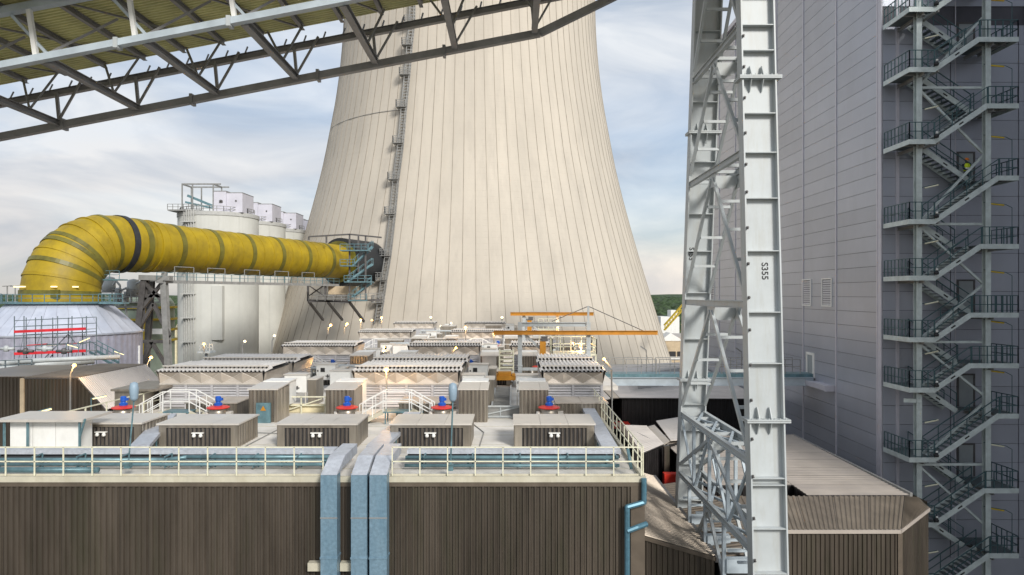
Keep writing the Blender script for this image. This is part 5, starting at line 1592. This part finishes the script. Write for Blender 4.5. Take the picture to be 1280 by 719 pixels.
# ------------------------------------------------------------------ orange monorail gantries
def gantry(d, pxl, pxr, ybeam, x0, x1, ypost_top, label, mast):
    def Q(x, y): return P(x, y, d)
    e = empty('monorail_gantry', (Q(pxl,0).x, d, DZ), label, 'crane', 'orange monorail cranes on white frames')
    s = d/49.0
    b = MB(); b.ibeam(Q(x0,ybeam), Q(x1,ybeam), .22, .30*s**.3, .04); b.build('runway_beam', M['orange'], e)
    for px in (pxl, pxr):
        b = MB(); t = Q(px, ypost_top); b.beam((t.x,d+.32,DZ),(t.x,d+.32,t.z),.3,.3)
        for z in (DZ+1.2, DZ+2.4): b.box(t.x-.19,t.x+.19,d+.13,d+.51,z,z+.07)
        b.build('post', M['steel_white'], e)
    b = MB(); z = Q(0,ypost_top+2).z; b.ibeam((Q(pxl,0).x+.16,d+.32,z-.05),(Q(pxr,0).x-.16,d+.32,z-.05),.25,.3,.04); b.build('cross_beam', M['steel_white'], e)
    b = MB(); b.beam(Vector((Q(pxl,0).x,d+.3,z-.4)), Vector((Q(pxl,0).x+2.3,d+.3,z-2.6)), .16, .16); b.build('knee_brace', M['steel_white'], e)
    b = MB(); b.beam((Q(pxl,0).x+.16,d+.32,DZ+1.0),(Q(pxr,0).x-.16,d+.32,DZ+1.0),.2,.2); b.build('lower_beam', M['steel_white'], e)
    hx = Q((pxl+pxr)/2-13, 0).x
    b = MB(); zb = Q(0,ybeam).z-.25; b.box(hx-.2,hx+.25,d-.25,d+.25,zb-.35,zb-.02); h = b.build('hoist_trolley', M['steel_dark'], e)
    b = MB(); b.box(hx-.3,hx+.12,d-.22,d+.18,zb-1.75,zb-.36); b.build('hoist', M['orange'], e)
    if mast:
        b = MB(); t = Q(pxr, mast); a = Q(pxr, ypost_top); b.beam((a.x,d+.32,a.z),(t.x,d+.32,t.z),.14,.14); b.build('mast', M['steel_white'], e)
        for q in (Q(805,ybeam-2), Q(690,ybeam-14)):
            b = MB(); b.tube(Vector((t.x,d+.32,t.z)), q+Vector((0,.1,0)), .03, 5); b.build('stay', M['steel_dark'], e)
    return e
gantry(49.0, 650, 736, 416, 617, 822, 403, 'near orange monorail crane on a tall white frame', 383)
gantry(66.0, 655, 697, 392.5, 638, 742, 389, 'smaller orange monorail crane farther back by the tower', None)
pf = empty('crane_platform', (4.2, 51, DZ), 'cream railed maintenance platform under the near orange crane', 'platform')
b = MB(); b.box(2.95,6.2,50.0,53,DZ+1.9,DZ+2.02); b.build('floor', M['cream'], pf)
b = MB(); b.rail([(2.95,53,DZ+2.02),(2.95,50,DZ+2.02),(6.2,50,DZ+2.02),(6.2,53,DZ+2.02),(2.95,53,DZ+2.02)], 1.1, .75, .03, 1); b.build('railing', M['cream'], pf)
for x in (3.0,6.15):
    for y in (50.1,52.9): b = MB(); b.beam((x,y,DZ),(x,y,DZ+1.9),.1,.1); b.build('leg', M['cream'], pf)
pf2 = empty('far_crane_platform', (4.4, 70, DZ), 'small cream railed platform beside the farther orange crane', 'platform')
b = MB(); b.box(2.7,4.8,70,72,DZ+2.7,DZ+2.8); b.build('floor', M['cream'], pf2)
b = MB(); b.rail([(2.7,70,DZ+2.8),(4.8,70,DZ+2.8),(4.8,72,DZ+2.8)], 1.1, .6, .03, 2); b.build('railing', M['cream'], pf2)
for x in (2.8,4.7): b = MB(); b.beam((x,70.1,DZ),(x,70.1,DZ+2.7),.1,.1); b.build('leg', M['cream'], pf2)

# mid-deck clutter: pipe frames and cream gate behind the first drums
gf = empty('cream_gate', (-11.8, 40, DZ), 'low cream barrier below the white cabinet, left of the middle units', 'barrier')
b = MB(); b.rail([(-12.6,36.6,DZ),(-10.0,36.6,DZ)], .9, 1.3, .03, 1); b.beam((-12.3,36.6,DZ+.1),(-10.2,36.6,DZ+.8),.05,.05); b.build('frame', M['cream'], gf)
b = MB(); b.box(-12.5,-10.1,36.75,36.8,DZ+.03,DZ+.5); b.build('panel', M['sandpile'], gf)
for i, (x, y0, w) in enumerate(((-16.3,34.6,1.6),(-6.0,34.6,1.5))):
    b = MB(); b.box(x,x+w,y0,y0+1.0,DZ+.38,DZ+.46); b.box(x+.1,x+w-.1,y0+.1,y0+.9,DZ,DZ+.38)
    solo(b, 'blue_tray', M['pipe_teal'], (x,y0,DZ), ('dark teal tray below the left step-over stairs', 'dark teal tray below the middle step-over stairs')[i], 'tray')
b = MB(); b.box(-12.72,-12.0,33.9,34.0,DZ,DZ+1.0); bd = empty('teal_door', (-12.4,34,DZ), 'narrow teal door with orange warning triangle beside the tall box', 'door')
b.build('leaf', M['pipe_teal'], bd)
b = MB(); b.prism([(-12.5,33.885,DZ+.62),(-12.22,33.885,DZ+.62),(-12.36,33.885,DZ+.86)], (0,.012,0)); b.build('warning_sign', M['orange'], bd)

# ------------------------------------------------------------------ lamps
def lamp(px, py, d, base_z, label, lean=0.0, r=None, light=0, white=False):
    t = P(px, py, d); r = (r or .2)*.72
    b0 = Vector((t.x + lean, d+.1, base_z))
    e = empty('lamp_post', b0, label, 'lamp post', 'lit lamps on thin posts')
    b = MB(); k = t + Vector((lean*.9, .05, -.55)); b.path([b0, k, t+Vector((0,0,.02))], .028+.0005*d, 6); b.build('post', M['steel_grey'], e)
    b = MB(); b.lathe(t, [(.001,-r*.8),(r*.8,-r*.4),(r,.1*r),(r*.6,r*.8),(.001,r)], 12, cap=False); b.build('bulb', M['lamp_white'] if white else M['lamp'], e, smooth=True)
    if light:
        ld = bpy.data.lights.new('lamp_light', 'POINT'); ld.energy = light; ld.color = (1.0,.58,.22); ld.shadow_soft_size = r*1.2
        lo = bpy.data.objects.new('lamp_light', ld); col.objects.link(lo); lo.parent = e; lo.location = t + Vector((0,-.25,-.05)) - b0
for a in (
    (93,457,39.5,-9,'lit lamp on a thin post in front of the brown hall',-.3,.16,60,False),
    (189,447,60,-12,'lit lamp below the dark pylon, on a bent post',-.4,.2,120,False),
    (255,430,106,-9,'lit lamp on the small blue stage by the first silo',0,.3,120,False),
    (306,427,70,DZ,'white lit lamp in front of the silos, on a bent post',-.3,.2,0,True),
    (343,420,75,DZ,'white lit lamp at the left foot of the cooling tower',-.3,.2,0,True),
    (413.5,406.5,110,DZ,'first lit lamp under the duct platform, from the left',-.5,.3,350,False),
    (434,405,110,DZ,'second lit lamp under the duct platform, from the left',-.5,.3,350,False),
    (451,400,112,DZ,'third lit lamp under the duct platform, from the left',0,.25,250,False),
    (465,400.5,112,DZ,'fourth lit lamp under the duct platform, beside the ladder foot',0,.25,0,False),
    (477,397,114,DZ,'highest lit lamp at the foot of the tower ladder',0,.25,250,False),
    (463,416,84,DZ,'lit lamp above the step-over in the third row, left column',0,.24,120,True),
    (480,434,60,DZ,'small lit lamp behind the middle units',0,.15,60,False),
    (483,462.5,36.5,DZ+1.0,'bright lit lamp on a post by the middle step-over stairs',0,.2,80,False),
    (538.5,397,112,DZ,'white lit lamp standing alone against the tower, middle',0,.28,0,True),
    (551,408,98,DZ,'lit lamp between the back rows, left of the bent twin posts',0,.2,0,True),
    (564,404,100,DZ,'leaning lit lamp on bent post between the back rows',-.6,.2,0,True),
    (582,409.5,74,DZ,'bright lit lamp in front of the third row, right of centre',0,.24,120,False),
    (570,435,52,DZ,'reddish lit lamp leaning over the second row',-.5,.14,40,False),
    (627.5,397,108,DZ,'white lit lamp standing alone left of the far crane',0,.28,0,True),
    (617.5,417.5,70,DZ,'small lit lamp at the left end of the near crane beam',0,.16,40,False),
    (697,407,66,DZ,'lit lamp at the foot of the far crane post',0,.2,80,True),
    (716,429,55,DZ,'lit lamp on the cream platform under the near crane, left one',.3,.12,50,False),
    (724.5,433.5,53,DZ,'lit lamp on the cream platform under the near crane, right one',.3,.13,60,False),
    (755,449,41,DZ,'lit lamp above the roof edge of the narrow cooling unit',.5,.13,60,False),
    (424,458,50,DZ,'lit lamp leaning over the box behind the left units',-.6,.12,40,False)):
    lamp(*a)
def hood_lamp(px, py, pbx, pby, d, label):
    t, b0 = P(px,py,d), P(pbx,pby,d)
    e = empty('hooded_lamp', b0, label, 'lamp post', 'unlit lamps under blue hoods')
    b = MB(); b.tube(b0, t-UP*.3, .028, 6); b.box(b0.x-.1,b0.x+.1,b0.y-.1,b0.y+.1,b0.z,b0.z+.22); b.build('post', M['pipe_teal'], e)
    b = MB(); b.lathe(t, [(.07,-.34),(.13,-.25),(.155,.1),(.12,.28),(.001,.33)], 14); b.build('hood', M['lampcap'], e, smooth=True)
hood_lamp(167.5,489,160,585,23.9,'lamp with drooping blue hood at the front handrail, left')
hood_lamp(566,490,563,588,23.9,'lamp with blue hood at the front handrail, right of the ducts')
def tube_lamp(xa, ya, xb, yb, d, base, label):
    a, c_ = P(xa,ya,d), P(xb,yb,d)
    e = empty('tube_lamp', Vector((a.x,a.y,base)), label, 'lamp', 'lit tube lamps at the left')
    b = MB(); b.path([Vector((a.x,a.y,base)), a, c_], .03, 6); b.build('post', M['pipe_teal'], e)
    b = MB(); d_ = (c_-a).normalized(); b.tube(a+d_*.1-UP*.05, c_-UP*.05, .04, 8); b.build('light_tube', M['tube'], e)
tube_lamp(41,516,64,510,31,DZ-1,'lit tube lamp above the white cabinets')
tube_lamp(114,498,133,494,39,-8,'lit tube lamp in front of the hall slope')
tube_lamp(142,438.5,155,443,80,-14,'lit tube lamp by the tank wall')
tube_lamp(98,428,112,422,65,-9,'lit tube lamp on the scaffold, upper')
tube_lamp(83,430,97,434,64.5,-9,'lit tube lamp on the scaffold, lower')
# small lamps on the step-overs and thin white mast lights by the bridge
for i, (x, y, d, lb) in enumerate(((808,438,57,'thin lamp mast on the footbridge railing'),(875,480,40,'thin grey lamp mast beside the side handrail'),(927,440,60,'white-headed lamp mast on the footbridge, behind the trestle'))):
    if i == 1: x, y = 765, 462
    t = P(x,y,d); b = MB(); b.tube((t.x,t.y,DZ-.3 if i != 1 else DZ-2),t,.035,6); b.beam(t, t+Vector((-.5,0,.35)), .06, .1)
    solo(b, 'lamp_mast', M['steel_grey'], (t.x,t.y,DZ-.3), lb, 'lamp post', 'unlit lamp masts round the footbridge')

# ------------------------------------------------------------------ worker in high-visibility vest on the stairs
def worker(x, y, z):
    e = empty('person', (x,y,z), 'person in yellow high-visibility vest and orange hard hat on the stairs', 'person')
    def skin(name, verts, edges, radii, m, sub=2, parent=e):
        me = bpy.data.meshes.new(name); me.from_pydata([(x+a,y+b_,z+c_) for a,b_,c_ in verts], edges, []); me.update()
        for v in me.vertices: v.co -= Vector((x,y,z))
        o = bpy.data.objects.new(name, me); col.objects.link(o); o.parent = parent
        sk = o.modifiers.new('skin', 'SKIN'); 
        if not me.skin_vertices: 
            bpy.context.view_layer.objects.active = o
        for i, r in enumerate(radii): me.skin_vertices[0].data[i].radius = r if isinstance(r, tuple) else (r, r)
        me.skin_vertices[0].data[0].use_root = True
        ss = o.modifiers.new('sub', 'SUBSURF'); ss.levels = 1; ss.render_levels = sub
        me.materials.append(m); return o
    V = [(0,0,.95),(0,0,1.15),(0,.01,1.35),(0,.01,1.48),(0,.0,1.60),(0,-.01,1.70),
         (.2,0,1.40),(.25,-.10,1.15),(.14,-.30,1.08),(-.2,0,1.40),(-.25,-.06,1.13),(-.14,-.26,1.02),
         (.10,0,.88),(.11,-.02,.48),(.12,.02,.08),(.13,-.14,.03),(-.10,0,.88),(-.12,.03,.48),(-.13,.05,.08),(-.14,-.11,.03),
         (.08,-.38,1.08),(-.09,-.34,1.03)]
    E = [(0,1),(1,2),(2,3),(3,4),(4,5),(2,6),(6,7),(7,8),(2,9),(9,10),(10,11),(0,12),(12,13),(13,14),(14,15),(0,16),(16,17),(17,18),(18,19),(8,20),(11,21)]
    Rr = [.14,.14,(.18,.13),.065,.085,.075,.075,.055,.04,.075,.055,.04,.09,.065,.045,.04,.09,.065,.045,.04,.035,.035]
    me_mat = mat('worker_dark_clothes', (.03,.035,.05), .8)
    skin('body', V, E, Rr, me_mat)
    b = MB(); b.lathe((x,y,z), [(.001,1.0),(.19,.98),(.21,1.15),(.22,1.38),(.15,1.46),(.09,1.49)], 16, cap=False)
    for i in range(len(b.v)): X,Y_,Z_ = b.v[i]; b.v[i] = (X, y+(Y_-y)*.82, Z_)
    b.build('vest', mat('hi_vis_yellow', (.55,.68,.02), .7), e, smooth=True)
    b = MB(); b.lathe((x,y,z), [(.215,1.10),(.222,1.12),(.222,1.17),(.216,1.19)], 16, cap=False)
    for i in range(len(b.v)): X,Y_,Z_ = b.v[i]; b.v[i] = (X, y+(Y_-y)*.84, Z_)
    b.build('reflective_band', M['white'], e)
    b = MB(); b.lathe((x,y,z), [(.17,1.69),(.17,1.70),(.125,1.71),(.125,1.77),(.08,1.83),(.001,1.85)], 16, cap=False); b.build('hard_hat', mat('hat_orange', (.75,.20,.02), .4), e, smooth=True)
    b = MB(); b.lathe((x,y-.055,z), [(.001,1.53),(.05,1.55),(.068,1.62),(.06,1.69)], 12, cap=False); b.build('face', mat('skin_tone', (.5,.30,.22), .6), e, smooth=True)
worker(29.15, 43.75, 7.26-.35)

# ------------------------------------------------------------------ far right background
bb = empty('beige_block', P(850,470,215), 'small beige building beyond the tower foot, with dark window bands', 'building')
a, c_ = P(822,425,215), P(868,470,215)
b = MB(); b.box(a.x,c_.x+14,215,235,GZ,a.z); b.build('wall', M['brick_bg'], bb)
b = MB(); b.box(a.x-.5,c_.x+14,214.4,236,a.z,a.z+.9); b.build('flat_roof', M['roof_pale'], bb)
for y in (441, 455):
    for i in range(9):
        z = P(0,y,215).z; b = MB(); b.box(a.x+1+i*2.6,a.x+3.1+i*2.6,214.85,215.05,z-1.3,z+.4); b.build('window', M['dark'], bb)
b = MB(); z = P(0,448,215).z; b.box(a.x-.2,c_.x+14,214.8,215,z-.5,z+.5); b.build('pale_band', M['white'], bb)
b = MB(); a = P(834,420,205); b.prism([(a.x-2,205,a.z-1.5),(a.x+5,205,a.z-1.5),(a.x+1,205,a.z+.9)], (0,6,0)); solo(b, 'tent_roof', M['white'], (a.x,205,a.z-2), 'small white pointed roof on the beige building', 'roof')
wb = empty('white_block', P(830,420,330), 'slim white tower block beyond the cooling tower foot', 'building')
a = P(826,396,330); b = MB(); b.box(a.x,a.x+9,330,340,GZ,P(0,396,330).z); b.build('wall', M['white'], wb)
b = MB(); b.box(a.x+5,a.x+8.5,330.5,338,P(0,396,330).z,P(0,388,330).z); b.build('stair_head', M['white'], wb)
bo = empty('crane_boom', P(830,412,150), 'orange lattice crane boom right of the cooling tower foot', 'crane')
p0, p1 = P(831,410,150), P(862,375,150)
for o in (Vector((0,0,.55)), Vector((0,0,-.55)), Vector((0,1.1,.55)), Vector((0,1.1,-.55))):
    b = MB(); b.beam(p0+o, p1+o, .2, .2); b.build('chord', M['yel_rail'], bo)
b = MB()
for i in range(10):
    a, c_ = p0.lerp(p1,i/10), p0.lerp(p1,(i+1)/10); b.beam(a+Vector((0,0,.55)), c_+Vector((0,0,-.55)), .14, .14); b.beam(a+Vector((0,0,-.55)), a+Vector((0,0,.55)), .14, .14)
b.build('lacing', M['yel_rail'], bo)

# ------------------------------------------------------------------ more deck equipment between the rows
def small_cabinet(x, y, w, d, h, label, m='white'):
    e = empty('junction_cabinet', (x,y,DZ), label, 'cabinet', 'small junction cabinets on the deck')
    b = MB(); b.box(x,x+w,y,y+d,DZ+.12,DZ+h); b.build('housing', M[m], e)
    b = MB(); b.box(x-.04,x+w+.04,y-.06,y+d+.04,DZ+h+.002,DZ+h+.06); b.build('lid', M['stain_top'], e)
    b = MB(); b.box(x+.04,x+w/2-.01,y-.015,y,DZ+.18,DZ+h-.06); b.build('door', M[m], e)
    b = MB(); b.box(x+w/2+.01,x+w-.04,y-.015,y,DZ+.18,DZ+h-.06); b.build('door', M[m], e)
    b = MB(); b.box(x+w/2+.03,x+w/2+.06,y-.05,y-.016,DZ+h*.5,DZ+h*.62); b.build('handle', M['steel_dark'], e)
    for dx in (.06, w-.06):
        b = MB(); b.box(x+dx-.04,x+dx+.04,y+.05,y+d-.05,DZ,DZ+.12); b.build('foot', M['steel_grey'], e)
small_cabinet(-11.6, 43.5, 1.3, .9, 1.5, 'small junction cabinet behind the cream barrier, between the first unit pairs')
small_cabinet(-2.3, 52.5, 1.1, .8, 1.6, 'small junction cabinet left of the slatted rack, behind the first units', 'stain_top')
small_cabinet(-11.0, 63.0, 1.4, 1.0, 1.7, 'small junction cabinet in the gap of the second row')
small_cabinet(-9.4, 71.5, 2.4, 1.2, 1.7, 'wide grey junction cabinet before the third row', 'stainless')
small_cabinet(-14.0, 71.0, 2.6, 1.2, 1.6, 'wide metal junction cabinet at the left before the third row', 'stainless')
small_cabinet(-3.6, 92.5, 2.2, 1.2, 2.2, 'metal junction cabinet before the back row, right', 'stainless')
small_cabinet(-9.8, 93.5, 2.0, 1.2, 2.0, 'metal junction cabinet before the back row, left', 'stainless')
def pipe_bridge(x0, x1, y, h, label, m='steel_white'):
    e = empty('pipe_bridge', (x0,y,DZ), label, 'pipes', 'raised pipe runs between the unit rows')
    for k, (dy, r) in enumerate(((0,.11),(.32,.08),(.55,.06))):
        b = MB(); b.path([Vector((x0+.2*k,y+dy,DZ)),Vector((x0+.2*k,y+dy,DZ+h)),Vector((x1-.2*k,y+dy,DZ+h)),Vector((x1-.2*k,y+dy,DZ))], r, 10); b.build('pipe', M[m], e)
    n = max(2, int((x1-x0)/2.2))
    for i in range(n):
        x = x0+.8+(x1-x0-1.6)*i/(n-1); b = MB(); b.beam((x,y-.1,DZ),(x,y-.1,DZ+h-.12),.07,.07); b.beam((x,y+.65,DZ),(x,y+.65,DZ+h-.12),.07,.07); b.beam((x,y-.12,DZ+h-.14),(x,y+.67,DZ+h-.14),.07,.06); b.build('support', M['steel_grey'], e)
pipe_bridge(-12.9, -9.6, 48.6, 1.3, 'raised silver pipes between left and middle columns, behind the first row')
pipe_bridge(-19.0, -13.5, 48.9, 1.1, 'raised silver pipes behind the left first-row units')
pipe_bridge(-8.2, -2.0, 48.8, 1.1, 'raised silver pipes behind the middle first-row units')
pipe_bridge(-12.2, -8.9, 68.2, 1.5, 'raised silver pipes between the columns, behind the second row')
pipe_bridge(-7.5, -1.5, 67.8, 1.2, 'raised silver pipes behind the middle second-row units')
pipe_bridge(-12.0, -3.0, 89.5, 1.6, 'long raised silver pipes before the back row')
def guard(x0, x1, y, label, h=1.1):
    b = MB(); b.rail([(x0,y,DZ),(x1,y,DZ)], h, .9, .03, 1)
    solo(b, 'guard_rail', M['white'], (x0,y,DZ), label, 'railing', 'free-standing white guard rails on the deck')
guard(-12.6, -9.4, 53.0, 'white guard rail in the cross aisle between left and middle columns')
guard(-18.5, -13.2, 50.9, 'white guard rail before the second row, left')
guard(-2.6, 1.6, 72.4, 'white guard rail before the third row, right of centre')
guard(-14.5, -10.5, 74.0, 'white guard rail before the third row, left')
# grey cable runs lying on the front deck
for i, (pts, lb) in enumerate((([(-11.2,28.0),(-11.0,33.0),(-12.8,36.0)],'thin grey conduit crossing the deck left of the middle low box'), ([(-1.4,26.4),(-1.3,31.5),(-2.2,34.5)],'thin grey conduit crossing the pale deck before the barrier'), ([(-16.0,31.2),(-11.6,31.4),(-10.6,31.2)],'thin grey conduit behind the left low boxes'))):
    b = MB(); b.path([Vector((x,y,DZ+.03)) for x,y in pts], .022, 6); solo(b, 'conduit', M['steel_grey'], (pts[0][0],pts[0][1],DZ), lb, 'conduit')
